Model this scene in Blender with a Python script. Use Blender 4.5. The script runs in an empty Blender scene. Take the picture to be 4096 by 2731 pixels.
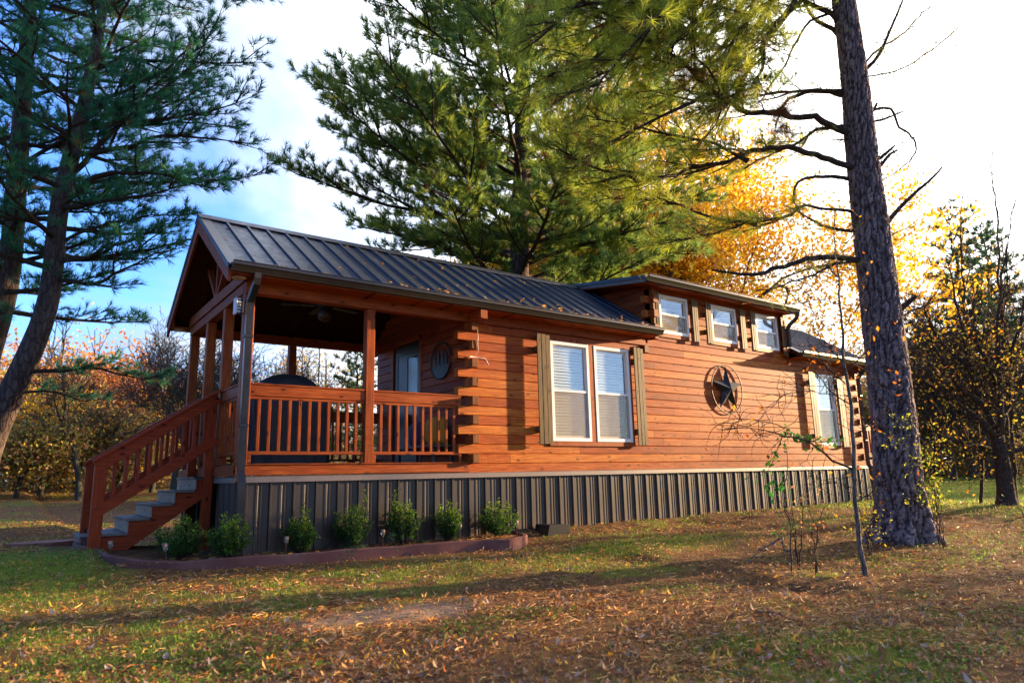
import bpy, math, random
import numpy as np
from mathutils import Vector
random.seed(7); rng=np.random.default_rng(7)
S=bpy.context.scene; COL=S.collection; PI=math.pi
# ------------------------------------------------------------------ camera
F_PX=2725.84; PITCH=.1948; YAW=.6359; ROLL=-.0228
C0=np.array([-2.2486,-8.7054,-.053])
def cam_axes():
    cy,sy,cp,sp=math.cos(YAW),math.sin(YAW),math.cos(PITCH),math.sin(PITCH)
    F=np.array([sy*cp,cy*cp,sp]); R0=np.array([cy,-sy,0.]); U0=np.cross(R0,F)
    cr,sr=math.cos(ROLL),math.sin(ROLL)
    return F,R0*cr+U0*sr,-R0*sr+U0*cr
CF,CR,CU=cam_axes()
def at(u,v,hd):
    """world point seen at (u,v) of a 2352 px wide view, hd metres away along the ground"""
    u=u*1.7415; v=v*1.7415
    d=CF+CR*(u-2048)/F_PX-CU*(v-1365.5)/F_PX
    h=d[0]*math.sin(YAW)+d[1]*math.cos(YAW)
    return C0+d*hd/h
cam=bpy.data.objects.new('camera',bpy.data.cameras.new('camera')); COL.objects.link(cam); S.camera=cam
from mathutils import Matrix
M4=Matrix(((CR[0],CU[0],-CF[0],C0[0]),(CR[1],CU[1],-CF[1],C0[1]),(CR[2],CU[2],-CF[2],C0[2]),(0,0,0,1)))
cam.matrix_world=M4
cam.data.sensor_width=36; cam.data.lens=F_PX/4096*36; cam.data.clip_start=.05; cam.data.clip_end=2000
cam.data.dof.use_dof=True; cam.data.dof.focus_distance=10.5; cam.data.dof.aperture_fstop=1.7
# ------------------------------------------------------------------ noise in numpy
def _h(ix,iy,s):
    n=(ix.astype(np.int64)*374761393+iy.astype(np.int64)*668265263+s*1442695041)&0x7fffffff
    n=((n^(n>>13))*1274126177)&0x7fffffff
    return ((n^(n>>16))&0xffff)/65535.
def vnoise(x,y,s=0):
    x=np.asarray(x,float); y=np.asarray(y,float)
    ix=np.floor(x); iy=np.floor(y); fx=x-ix; fy=y-iy
    fx=fx*fx*(3-2*fx); fy=fy*fy*(3-2*fy)
    a=_h(ix,iy,s);b=_h(ix+1,iy,s);c=_h(ix,iy+1,s);d=_h(ix+1,iy+1,s)
    return (a*(1-fx)+b*fx)*(1-fy)+(c*(1-fx)+d*fx)*fy
def fbm(x,y,s=0,o=4):
    r=0;a=.5
    for i in range(o): r=r+a*vnoise(x*2**i,y*2**i,s+i*7); a*=.5
    return r/(1-.5**o)
def sst(a,b,x): t=np.clip((x-a)/(b-a),0,1); return t*t*(3-2*t)
# ------------------------------------------------------------------ mesh builder
class MB:
    def __init__(s): s.v=[]; s.f={3:[],4:[]}; s.n=0; s.ng=[]; s.c=[]
    def add(s,v,*fs,col=None):
        v=np.asarray(v,float).reshape(-1,3); s.v.append(v)
        for f in fs:
            f=np.asarray(f,np.int64)
            if f.size: s.f[f.shape[1]].append(f+s.n)
        if col is not None:
            col=np.asarray(col,float)
            s.c.append(np.tile(col,(len(v),1)) if col.ndim==1 else col)
        s.n+=len(v); return s
    def ngon(s,v,idx):
        v=np.asarray(v,float); s.v.append(v); s.ng.append([i+s.n for i in idx]); s.n+=len(v)
    def box(s,x0,x1,y0,y1,z0,z1,bev=0.):
        if bev<=0:
            v=[(x,y,z) for z in (z0,z1) for y in (y0,y1) for x in (x0,x1)]
            return s.add(v,[(0,2,3,1),(4,5,7,6),(0,1,5,4),(2,6,7,3),(0,4,6,2),(1,3,7,5)])
        b=min(bev,(x1-x0)*.45,(y1-y0)*.45,(z1-z0)*.45)
        v=[];idx={}
        for i,X in enumerate((x0,x1)):
            for j,Y in enumerate((y0,y1)):
                for k,Z in enumerate((z0,z1)):
                    sx,sy,sz=(1,-1)[i],(1,-1)[j],(1,-1)[k]
                    idx[i,j,k]=len(v)
                    v+=[(X,Y+sy*b,Z+sz*b),(X+sx*b,Y,Z+sz*b),(X+sx*b,Y+sy*b,Z)]
        q=[];t=[]
        for a in (0,1):
            q.append([idx[a,0,0],idx[a,1,0],idx[a,1,1],idx[a,0,1]])
            q.append([idx[0,a,0]+1,idx[1,a,0]+1,idx[1,a,1]+1,idx[0,a,1]+1])
            q.append([idx[0,0,a]+2,idx[1,0,a]+2,idx[1,1,a]+2,idx[0,1,a]+2])
            for c in (0,1):
                q.append([idx[a,c,0],idx[a,c,1],idx[a,c,1]+1,idx[a,c,0]+1])
                q.append([idx[a,0,c],idx[a,1,c],idx[a,1,c]+2,idx[a,0,c]+2])
                q.append([idx[0,a,c]+1,idx[1,a,c]+1,idx[1,a,c]+2,idx[0,a,c]+2])
        for i in (0,1):
            for j in (0,1):
                for k in (0,1): o=idx[i,j,k]; t.append([o,o+1,o+2])
        return s.add(v,q,t)
    def obox(s,p,q,w,h,up=(0,0,1),bev=0.):
        """box along p->q, width w (sideways) and height h (along up)"""
        p=np.array(p,float);q=np.array(q,float);d=q-p;L=np.linalg.norm(d);d/=L
        up=np.array(up,float); sd=np.cross(d,up); sd/=np.linalg.norm(sd); u=np.cross(sd,d)
        m=MB(); m.box(0,L,-w/2,w/2,-h/2,h/2,bev); v=m.v[0]
        s.add(p+v[:,:1]*d+v[:,1:2]*sd+v[:,2:]*u,*[np.array(m.f[k][0]) for k in (3,4) if m.f[k]])
        return s
    def prism(s,poly,axis,a,b):
        """extrude a 2-D polygon along an axis (0,1,2)"""
        n=len(poly); o=[i for i in range(3) if i!=axis]; v=np.zeros((2*n,3))
        for k,c in enumerate((a,b)):
            for i,(p,q) in enumerate(poly): v[k*n+i,axis]=c; v[k*n+i,o[0]]=p; v[k*n+i,o[1]]=q
        base=s.n
        s.add(v,[(i,(i+1)%n,n+(i+1)%n,n+i) for i in range(n)])
        s.ng.append([base+i for i in range(n)]); s.ng.append([base+n+i for i in range(n)])
        return s
    def tube(s,P,R,k=6,cap=True):
        P=np.asarray(P,float);R=np.broadcast_to(np.asarray(R,float),(len(P),)); n=len(P)
        T=np.gradient(P,axis=0); T/=np.linalg.norm(T,axis=1)[:,None]+1e-9
        ref=np.array([0,0,1.]) if abs(T[:,2]).mean()<.8 else np.array([1.,0,0])
        A=np.cross(T,ref); A/=np.linalg.norm(A,axis=1)[:,None]+1e-9; B=np.cross(T,A)
        th=np.arange(k)*2*PI/k
        v=P[:,None]+R[:,None,None]*(A[:,None]*np.cos(th)[None,:,None]+B[:,None]*np.sin(th)[None,:,None])
        i=np.arange(n-1)[:,None]*k; j=np.arange(k)[None]; j2=(j+1)%k
        f=np.stack([i+j,i+j2,i+k+j2,i+k+j],-1).reshape(-1,4)
        b=s.n; s.add(v.reshape(-1,3),f)
        if cap and R[-1]>.004: s.ng.append([b+(n-1)*k+q for q in range(k)])
        if cap and R[0]>.004: s.ng.append([b+q for q in range(k)])
        return s
    def lathe(s,prof,k=16,c=(0,0,0)):
        P=np.array(prof,float); th=np.arange(k)*2*PI/k
        v=np.stack([P[:,:1]*np.cos(th),P[:,:1]*np.sin(th),np.repeat(P[:,1:],k,1)],-1).reshape(-1,3)+np.array(c)
        n=len(P); i=np.arange(n-1)[:,None]*k; j=np.arange(k)[None]; j2=(j+1)%k
        return s.add(v,np.stack([i+j,i+j2,i+k+j2,i+k+j],-1).reshape(-1,4))
    def mesh(s,name,smooth=False,off=(0,0,0)):
        V=np.concatenate(s.v)-np.array(off,float) if s.v else np.zeros((0,3))
        me=bpy.data.meshes.new(name); me.vertices.add(len(V)); me.vertices.foreach_set('co',V.ravel().astype(np.float32))
        parts=[];tot=[]
        for k in (3,4):
            if s.f[k]:
                a=np.concatenate(s.f[k]); parts.append(a.ravel()); tot.append(np.full(len(a),k))
        if s.ng: parts.append(np.array([i for g in s.ng for i in g])); tot.append(np.array([len(g) for g in s.ng]))
        L=np.concatenate(parts).astype(np.int32);T=np.concatenate(tot).astype(np.int32)
        me.loops.add(len(L)); me.loops.foreach_set('vertex_index',L)
        me.polygons.add(len(T)); me.polygons.foreach_set('loop_start',(np.cumsum(T)-T).astype(np.int32)); me.polygons.foreach_set('loop_total',T)
        me.polygons.foreach_set('use_smooth',np.full(len(T),bool(smooth)))
        me.update(calc_edges=True)
        if s.c:
            c=np.concatenate(s.c); 
            if len(c)==len(V):
                at_=me.color_attributes.new('col','FLOAT_COLOR','POINT')
                at_.data.foreach_set('color',np.hstack([c,np.ones((len(c),1))]).ravel().astype(np.float32))
        return me
def tag(o,label=None,cat=None,group=None,kind=None):
    for k,v in (('label',label),('category',cat),('group',group),('kind',kind)):
        if v: o[k]=v
    return o
def obj(name,mb,mat,parent=None,smooth=False,loc=None):
    """one mesh object; mb is in world coordinates, moved so its origin is loc (or the parent's place)"""
    if parent is not None:
        off=parent['_o'] if '_o' in parent.keys() else (0,0,0); me=mb.mesh(name,smooth,off)
    else: me=mb.mesh(name,smooth,loc or (0,0,0))
    me.materials.append(mat); o=bpy.data.objects.new(name,me); COL.objects.link(o)
    if parent is not None: o.parent=parent; o['_o']=parent['_o']
    elif loc: o.location=loc; o['_o']=tuple(loc)
    else: o['_o']=(0,0,0)
    return o
def empty(name,loc,label,cat,group=None):
    o=bpy.data.objects.new(name,None); COL.objects.link(o); o.location=loc; o['_o']=tuple(float(a) for a in loc); o.empty_display_size=.1
    return tag(o,label,cat,group)
def copy_tree(o,parent=None):
    c=o.copy(); COL.objects.link(c); c.parent=parent
    for ch in o.children: copy_tree(ch,c)
    return c
# ------------------------------------------------------------------ materials
class NT:
    def __init__(s,name):
        s.m=bpy.data.materials.new(name); s.m.use_nodes=True; s.t=s.m.node_tree; s.t.nodes.clear()
        s.out=s.t.nodes.new('ShaderNodeOutputMaterial')
    def n(s,typ,ins=None,**kw):
        d=s.t.nodes.new('ShaderNode'+typ)
        for k,v in kw.items(): setattr(d,k,v)
        for k,v in (ins or {}).items():
            if isinstance(v,bpy.types.NodeSocket): s.t.links.new(v,d.inputs[k])
            else: d.inputs[k].default_value=v
        return d
    def obj(s,scale=(1,1,1),loc=(0,0,0)):
        tc=s.n('TexCoord'); return s.n('Mapping',{'Vector':tc.outputs['Object'],'Scale':scale,'Location':loc}).outputs[0]
    def noise(s,vec,scale=5,detail=4,rough=.6,dist=0):
        return s.n('TexNoise',{'Vector':vec,'Scale':scale,'Detail':detail,'Roughness':rough,'Distortion':dist}).outputs[0]
    def ramp(s,f,stops):
        r=s.n('ValToRGB',{'Fac':f}); e=r.color_ramp.elements
        while len(e)<len(stops): e.new(.5)
        for i,(p,c) in enumerate(stops): e[i].position=p; e[i].color=(*c,1) if len(c)==3 else c
        return r.outputs[0]
    def mix(s,f,a,b,typ='MIX'):
        m=s.n('Mix',data_type='RGBA',blend_type=typ)
        for i,v in ((0,f),(6,a),(7,b)):
            if isinstance(v,bpy.types.NodeSocket): s.t.links.new(v,m.inputs[i])
            else: m.inputs[i].default_value=v if i==0 else (*v,1)
        return m.outputs[2]
    def math(s,op,a,b=0.,c=None):
        m=s.n('Math',operation=op)
        for i,v in enumerate((a,b)+((c,) if c is not None else ())):
            if isinstance(v,bpy.types.NodeSocket): s.t.links.new(v,m.inputs[i])
            else: m.inputs[i].default_value=v
        return m.outputs[0]
    def bump(s,h,st=.3,d=.01): return s.n('Bump',{'Height':h,'Strength':st,'Distance':d}).outputs[0]
    def pbr(s,col,rough=.6,normal=None,metal=0.,spec=.5,**kw):
        b=s.n('BsdfPrincipled',{'Base Color':col if isinstance(col,bpy.types.NodeSocket) else (*col,1),'Roughness':rough,'Metallic':metal,'Specular IOR Level':spec})
        if normal is not None: s.t.links.new(normal,b.inputs['Normal'])
        for k,v in kw.items(): b.inputs[k.replace('_',' ')].default_value=v
        return b.outputs[0]
    def done(s,sh): s.t.links.new(sh,s.out.inputs[0]); return s.m
def simple(name,col,rough=.6,metal=0,var=.25,sc=6,bump=.1,spec=.5):
    t=NT(name); v=t.obj(); n=t.noise(v,sc,5)
    c=t.ramp(n,[(.25,[k*(1-var) for k in col]),(.75,[min(1,k*(1+var)) for k in col])])
    return t.done(t.pbr(c,rough,t.bump(t.noise(v,sc*9,3),bump,.004),metal,spec))
def wood(name,axis,c0,c1,c2,course=0.,rough=.5,wear_lit=.0,zoff=0.):
    """stained wood, grain along an axis; with courses every plank has its own tint, board joints, knots"""
    t=NT(name); tc=t.n('TexCoord').outputs['Object']; xyz=t.n('SeparateXYZ',{0:tc}).outputs
    sc=[14,14,14]; sc[axis]=.9
    g=t.noise(t.n('Mapping',{'Vector':tc,'Scale':sc}).outputs[0],3.2,6,.65,.4)
    sc2=[70,70,70]; sc2[axis]=2.5
    fine=t.noise(t.n('Mapping',{'Vector':tc,'Scale':sc2}).outputs[0],1.6,3)
    if course:
        ci=t.math('FLOOR',t.math('DIVIDE',t.math('SUBTRACT',xyz[2],zoff),course))
        w=t.n('TexWhiteNoise',{'W':ci},noise_dimensions='1D').outputs[0]
        seg=t.math('FLOOR',t.math('DIVIDE',t.math('ADD',xyz[axis],t.math('MULTIPLY',w,23.)),4.6))
        w2=t.n('TexWhiteNoise',{'Vector':t.n('CombineXYZ',{0:ci,1:seg}).outputs[0]},noise_dimensions='2D').outputs[0]
        tint=w2
        fr=t.math('FRACT',t.math('DIVIDE',t.math('ADD',xyz[axis],t.math('MULTIPLY',w,23.)),4.6))
        joint=t.math('LESS_THAN',fr,.0016)
        sh=t.n('CombineXYZ',{0:t.math('MULTIPLY',w2,17.),1:t.math('MULTIPLY',w,9.),2:0.}).outputs[0]
        kv=t.n('VectorMath',{0:tc,1:sh},operation='ADD').outputs[0]
    else:
        tint=t.noise(tc,.9,2); joint=None; kv=tc
    sk=[6.5,6.5,6.5]; sk[axis]=2.3
    kx=t.n('SeparateXYZ',{0:kv}).outputs
    a_,b_=(kx[0],kx[2]) if axis==0 else ((kx[1],kx[2]) if axis==1 else (kx[2],t.math('ADD',kx[0],kx[1])))
    vo=t.n('TexVoronoi',{'Vector':t.n('CombineXYZ',{0:t.math('MULTIPLY',a_,2.6),1:t.math('MULTIPLY',b_,6.5),2:0.}).outputs[0],'Scale':1.,'Randomness':1.},voronoi_dimensions='2D')
    knot=t.math('MULTIPLY',t.n('MapRange',{0:vo.outputs['Distance'],1:.045,2:.13,3:1.,4:0.}).outputs[0],t.math('GREATER_THAN',t.n('SeparateColor',{0:vo.outputs['Color']}).outputs[0],.45))
    f=t.math('ADD',t.math('MULTIPLY',g,.86),t.math('MULTIPLY',tint,.34))
    col=t.ramp(f,[(.30,c0),(.58,c1),(.82,c2)])
    col=t.mix(t.math('MULTIPLY',t.n('MapRange',{0:fine,1:.42,2:.62,3:.45,4:0.}).outputs[0],1.),col,[k*.45 for k in c0])
    # saw marks across the grain
    ss=[3,3,3]; ss[axis]=55
    saw=t.noise(t.n('Mapping',{'Vector':tc,'Scale':ss}).outputs[0],1.,2)
    patch=t.n('MapRange',{0:t.noise(t.n('Mapping',{'Vector':kv,'Scale':[.7,.7,4]}).outputs[0],1.3,3),1:.5,2:.68,3:0.,4:1.}).outputs[0]
    col=t.mix(t.math('MULTIPLY',t.math('MULTIPLY',t.math('GREATER_THAN',saw,.56),patch),.3),col,[k*.5 for k in c0])
    if wear_lit:
        wm=t.n('MapRange',{0:t.noise(t.n('Mapping',{'Vector':tc,'Scale':[.35,.35,1.2]}).outputs[0],1.1,4),1:.42,2:.7,3:0.,4:wear_lit}).outputs[0]
        wm=t.math('MULTIPLY',wm,t.n('MapRange',{0:xyz[0],1:-4.,2:3.,3:.25,4:1.}).outputs[0])  # weathered pale wash, strengthened rightward to paint in the sunlit peach
        col=t.mix(wm,col,(.52,.26,.13))
    col=t.mix(t.math('MULTIPLY',knot,.9),col,[k*.22 for k in c0])
    if joint is not None: col=t.mix(joint,col,(.02,.008,.004))
    bh=t.math('ADD',t.math('MULTIPLY',g,.5),t.math('MULTIPLY',fine,.4))
    return t.done(t.pbr(col,rough,t.bump(bh,.45,.006),0,.12))
RED0,RED1,RED2=(.17,.022,.003),(.42,.072,.005),(.58,.130,.008)
M={}
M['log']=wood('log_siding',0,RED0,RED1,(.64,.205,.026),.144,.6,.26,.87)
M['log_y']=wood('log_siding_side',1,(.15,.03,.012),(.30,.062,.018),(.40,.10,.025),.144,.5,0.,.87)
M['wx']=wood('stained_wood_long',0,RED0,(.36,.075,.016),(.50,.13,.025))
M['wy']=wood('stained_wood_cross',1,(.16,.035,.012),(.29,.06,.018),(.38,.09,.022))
M['wz']=wood('stained_wood_upright',2,(.17,.034,.010),(.34,.07,.015),(.50,.13,.025))
M['stair']=wood('stair_wood',0,(.22,.025,.008),(.36,.05,.013),(.45,.08,.02))
M['stairz']=wood('stair_wood_upright',2,(.22,.025,.008),(.36,.05,.013),(.45,.08,.02))
M['end']=wood('log_end_grain',2,(.12,.035,.010),(.24,.08,.018),(.36,.14,.03))
M['shut']=wood('shutter_wood',2,(.075,.048,.022),(.16,.105,.046),(.24,.165,.078))
M['deck']=wood('deck_boards',1,(.10,.05,.03),(.20,.10,.06),(.26,.15,.09))
M['tread']=wood('grey_tread_wood',1,(.11,.09,.075),(.19,.16,.135),(.27,.235,.20))
M['riser']=wood('riser_board',1,(.24,.18,.13),(.36,.28,.21),(.44,.35,.27))
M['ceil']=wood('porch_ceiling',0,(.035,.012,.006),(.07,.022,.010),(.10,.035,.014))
def roofmat():
    t=NT('roof_metal'); v=t.obj(); n=t.noise(v,1.3,5); sp=t.noise(v,24,5)
    c=t.ramp(n,[(.3,(.045,.058,.095)),(.7,(.070,.088,.135))])
    c=t.mix(t.n('MapRange',{0:sp,1:.64,2:.74,3:0.,4:.5}).outputs[0],c,(.11,.10,.10))
    r=t.n('MapRange',{0:t.noise(v,9,4),1:.3,2:.7,3:.3,4:.5}).outputs[0]
    return t.done(t.pbr(c,r,t.bump(t.noise(v,3.,3),.12,.02),.6,.6))
M['roof']=roofmat()
def skirtmat():
    t=NT('skirting_metal'); v=t.obj(); n=t.noise(t.obj((6,6,.5)),1.3,5)
    c=t.ramp(n,[(.3,(.027,.020,.017)),(.7,(.048,.035,.028))])
    z=t.n('SeparateXYZ',{0:v}).outputs[2]
    dirt=t.math('MULTIPLY',t.n('MapRange',{0:z,1:-.02,2:.34,3:1.,4:0.}).outputs[0],t.noise(t.obj((3,3,6)),1.5,4))
    c=t.mix(t.math('MULTIPLY',dirt,.8),c,(.13,.075,.045))
    return t.done(t.pbr(c,.42,t.bump(t.noise(v,5,3),.1,.01),.1,.5))
M['skirt']=skirtmat()
M['cap']=simple('skirting_cap_metal',(.17,.135,.12),.4,.1,.15)
M['gutter']=simple('gutter_paint',(.035,.029,.026),.32,.2,.2,8)
M['dspout']=simple('downspout_paint',(.10,.094,.09),.28,.45,.2,8)
M['vinyl']=simple('white_vinyl',(.80,.79,.78),.4,0,.04)
M['blind']=simple('blind_slats',(.84,.84,.83),.5,0,.05)
M['black']=simple('black_metal',(.018,.018,.022),.45,.3,.3)
M['cover']=simple('black_grill_cover',(.022,.023,.026),.6,0,.4,9,.3)
M['wood_dark']=simple('dark_door_paint',(.02,.017,.016),.4,0,.2)
M['trimmetal']=simple('rake_trim_metal',(.075,.085,.11),.35,.3,.15)
M['lampwhite']=simple('frosted_lens',(.55,.42,.28),.4)
M['fanlamp']=simple('dimmed_amber_glass',(.10,.085,.06),.3); M['plastic']=simple('pale_plastic',(.62,.63,.66),.45,0,.05)  # fan lamp glass: lens white darkened in colour to read dim
M['drain']=simple('drain_box_plastic',(.006,.007,.010),.35)
M['steel']=simple('copper_tinted_steel',(.45,.30,.24),.3,.85,.1)
M['plaque']=simple('blue_grey_metal',(.03,.045,.06),.5,.2)
M['yellow']=simple('yellow_fabric',(.45,.32,.02),.8,0,.15,12)
M['blue']=simple('dark_blue_fabric',(.03,.045,.09),.8,0,.2,12)
M['wire']=simple('white_wire',(.6,.58,.55),.4)
M['dark']=simple('dark_interior',(.02,.018,.017),.9)
M['brick']=simple('red_brown_concrete',(.24,.085,.06),.85,0,.3,7,.4)
def glassmat(nm='window_glass',k=.30):
    t=NT(nm); g=t.n('BsdfGlossy',{'Roughness':.02,'Color':(1,1,1,1)}); tr=t.n('BsdfTransparent',{'Color':(.90,.93,.92,1)})
    fr=t.n('Fresnel',{'IOR':1.5}); m=t.n('MixShader',{0:t.math('MULTIPLY',fr.outputs[0],k),1:tr.outputs[0],2:g.outputs[0]})
    return t.done(m.outputs[0])
M['glass']=glassmat(); M['doorglass']=glassmat('door_glass',.10)
def screenmat():
    t=NT('insect_screen'); d=t.n('BsdfDiffuse',{'Color':(.46,.37,.25,1)}); tr=t.n('BsdfTransparent',{'Color':(1,1,1,1)})
    return t.done(t.n('MixShader',{0:.46,1:tr.outputs[0],2:d.outputs[0]}).outputs[0])
M['screen']=screenmat()
def leafmat(name,rough=.6,trans=.35,var=.3,nsc=1.2):
    t=NT(name); a=t.n('Attribute',attribute_name='col').outputs[0]
    n=t.noise(t.obj(),nsc,3); k=t.n('MapRange',{0:n,1:.3,2:.7,3:1-var,4:1+var}).outputs[0]
    c=t.n('VectorMath',{0:a,3:k},operation='SCALE').outputs[0]
    p=t.pbr(c,rough,None,0,.3); tl=t.n('BsdfTranslucent',{'Color':c})
    return t.done(t.n('MixShader',{0:trans,1:p,2:tl.outputs[0]}).outputs[0])
M['leaf']=leafmat('leaf',.6,.48); M['needle']=leafmat('needle',.45,.48,.35,.8); M['litter']=leafmat('leaf_litter',.7,.28,.2,3); M['straw']=leafmat('pine_straw',.6,.1,.3,2); M['grass']=leafmat('grass_blades',.5,.4,.3,.7)
def barkmat(name,c0,c1,c2,sc=1.):
    t=NT(name); v=t.obj((9*sc,9*sc,2.2*sc)); n=t.noise(v,1.4,6,.7,.6); vo=t.n('TexVoronoi',{'Vector':v,'Scale':1.6},feature='DISTANCE_TO_EDGE').outputs[0]
    c=t.ramp(n,[(.3,c0),(.52,c1),(.74,c2)]); cr=t.n('MapRange',{0:vo,1:0.,2:.12,3:0.,4:1.}).outputs[0]
    c=t.mix(t.math('MULTIPLY',t.math('SUBTRACT',1.,cr),.6),c,[k*.4 for k in c0])
    h=t.math('ADD',t.math('MULTIPLY',n,.6),cr)
    return t.done(t.pbr(c,.9,t.bump(h,.8,.02),0,.15))
M['bark']=barkmat('pine_bark',(.045,.032,.03),(.105,.078,.07),(.17,.135,.125))
M['twig']=barkmat('twig_bark',(.04,.028,.022),(.085,.062,.05),(.13,.10,.085),3.)
M['palebark']=barkmat('pale_bark',(.10,.085,.07),(.18,.155,.13),(.27,.24,.20),2.)
M['mossbark']=barkmat('moss_tinged_bark',(.04,.04,.03),(.085,.085,.065),(.13,.13,.10),2.)
def bigbark():
    t=NT('plated_pine_bark'); a=t.n('Attribute',attribute_name='col').outputs[0]
    n=t.noise(t.obj((18,18,7)),1.6,7,.75); k=t.n('MapRange',{0:n,1:.3,2:.72,3:.55,4:1.35}).outputs[0]
    c=t.n('VectorMath',{0:a,3:k},operation='SCALE').outputs[0]
    return t.done(t.pbr(c,.9,t.bump(t.noise(t.obj((30,30,12)),2,6,.7),.9,.012),0,.15))
M['bigbark']=bigbark()
# ------------------------------------------------------------------ terrain
def gz(x,y):
    x=np.asarray(x,float);y=np.asarray(y,float)
    bed=sst(4.6,3.8,x); z=-.87-.05*bed-(.09+.0*bed)*sst(-.05,-.6,y)*np.ones_like(x)-.05*sst(-.6,-1.6,y)-.12*sst(-1.3,-4.5,y)-.14*sst(-4.5,-8.5,y)
    lft=sst(-.9,-1.35,x); z=z*(1-lft)+(-.80-.22*sst(.7,-.8,y)-.05*sst(-.6,-1.6,y)-.12*sst(-1.3,-4.5,y)-.14*sst(-4.5,-8.5,y))*lft
    rt=sst(7.5,9.5,x)*sst(-9,-3,y)*(1-sst(-.6,.2,y)); z=z+.10*rt
    z=z+.10*np.exp(-((x-7.67)**2+(y+4.16)**2)/1.1)      # mound of needles round the pine
    z=z+.07*np.exp(-((x-9.5)**2/6+(y+1.4)**2/.5))
    z=z-.08*sst(15.5,18,x)+.20*np.exp(-((x-13.2)**2+(y+3.9)**2)/5.)
    far=sst(16,60,np.hypot(x-C0[0],y-C0[1])); ang=np.arctan2(x-C0[0],y-C0[1])
    z=z+far*(.62-.25*sst(.3,1.,ang))
    near=1-sst(20,40,np.hypot(x,y)); flat=sst(.15,-.25,y)+sst(-.25,-1.6,x)+sst(15.2,16.,x)
    z=z+((fbm(x*.9,y*.9,3)-.5)*.10+(fbm(x*4,y*4,5)-.5)*.035)*near*np.clip(flat,0,1)*np.maximum(.35,1-np.exp(-((x-1.5)/3.5)**2-((y+.5)/1.)**2))
    return z
def gmask(x,y):
    """how grassy the ground is, 0..1"""
    n=fbm(x*.55+3,y*.8+9,11,4)
    g=sst(.42,.62,n)
    d=np.hypot(x-C0[0],y-C0[1])
    lawn=np.maximum(sst(10.5,13,x)*sst(-6.5,-3.5,y),sst(15,19,x))             # green lawn right of the house
    g=np.maximum(g*.62*sst(.30,.62,fbm(x*3.1,y*3.9,23,3)),lawn*sst(.15,.4,n+.1)*1.)
    patch=np.exp(-((x-4.9)**2/2.2+(y+1.9)**2/.22)); g=np.maximum(g,np.minimum(1,patch*2.2))
    patch=np.exp(-((x-.2)**2/5.5+(y+1.7)**2/.45)); g=np.maximum(g,np.minimum(1,patch*1.2)*sst(.40,.60,fbm(x*2.2+5,y*2.8+1,19,4))*.85)
    patch=np.exp(-((x+2.2)**2/1.+(y-.0)**2/1.6)); g=np.maximum(g,np.minimum(1,patch*1.5))
    pn=np.exp(-((x-7.2)**2/4+(y+3.6)**2/3)); g=g*(1-.85*pn)
    sand=sandm(x,y); g=g*(1-sand)
    bed=sst(-1.0,-.75,y)*sst(4.2,4.,x)*sst(-1.1,-.9,x)*sst(.2,0,y); return g*(1-bed)
def sandm(x,y):
    n=fbm(x*1.6+1,y*1.6+4,31,3)
    s=np.exp(-((x-.1)**2/.35+(y+3.25)**2/.05))+np.exp(-((x-.75)**2/.3+(y+3.45)**2/.08))+.7*np.exp(-((x-1.4)**2/.1+(y+3.7)**2/.03))
    return np.clip(s*1.4-.25,0,1)*sst(.3,.55,n)+0*n
def ground():
    def grid(a,b,n): return np.linspace(a,b,n)
    xs=np.unique(np.concatenate([grid(-160,-12,28),grid(-12,-5,24),grid(-5,13,260),grid(13,24,60),grid(24,60,30),grid(60,260,24)]))
    ys=np.unique(np.concatenate([grid(-90,-12,14),grid(-12,-7.5,20),grid(-7.5,1.6,190),grid(1.6,12,60),grid(12,60,50),grid(60,260,24)]))
    X,Y=np.meshgrid(xs,ys); Z=gz(X,Y); nx,ny=len(xs),len(ys)
    v=np.stack([X,Y,Z],-1).reshape(-1,3); i=np.arange(ny-1)[:,None]*nx+np.arange(nx-1)[None]
    f=np.stack([i,i+1,i+nx+1,i+nx],-1).reshape(-1,4)
    g=gmask(X,Y).ravel(); s=sandm(X,Y).ravel(); st=fbm(X*.8+20,Y*.8,77,3).ravel()
    m=MB(); m.add(v,f,col=np.stack([g,s,st],-1))
    t=NT('leafy_ground'); a=t.n('SeparateColor',{0:t.n('Attribute',attribute_name='col').outputs[0]}).outputs
    v_=t.obj(); n1=t.noise(v_,7,6,.7); n2=t.noise(v_,38,4,.7)
    c=t.ramp(n1,[(.3,(.060,.030,.015)),(.55,(.16,.080,.034)),(.75,(.28,.15,.06))])
    c=t.mix(t.n('MapRange',{0:t.noise(v_,22,5,.7),1:.5,2:.66,3:0.,4:.7}).outputs[0],c,(.24,.12,.05))
    c=t.mix(t.math('MULTIPLY',a[0],t.n('MapRange',{0:n2,1:.35,2:.6,3:.35,4:.95}).outputs[0]),c,(.17,.24,.016))
    c=t.mix(t.math('MULTIPLY',a[1],.9),c,t.ramp(n2,[(.3,(.22,.14,.09)),(.7,(.36,.24,.16))]))
    h=t.math('ADD',t.math('MULTIPLY',n1,.6),t.math('MULTIPLY',n2,.5))
    mt=t.done(t.pbr(c,.95,t.bump(h,.9,.03),0,.1))
    o=obj('ground',m,mt,smooth=True); tag(o,'leaf strewn ground of the yard round the cabin','ground',kind='structure')
ground()
exec_parts=[]
# ------------------------------------------------------------------ cabin
ROOT=(7.5,1.6,-.87)
cabin=empty('log_cabin',ROOT,'orange log cabin with metal roof, dormer and covered porch, raised on dark skirting','cabin')
W=3.23; LP=3.34; XE=15.03; CH=.144
def P(name,mb,mat,parent=cabin,smooth=False,**k):
    o=obj(name,mb,M[mat],parent,smooth); return tag(o,**k) if k else o
def zr(y): return 3.80-.644*abs(y-1.615)
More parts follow.
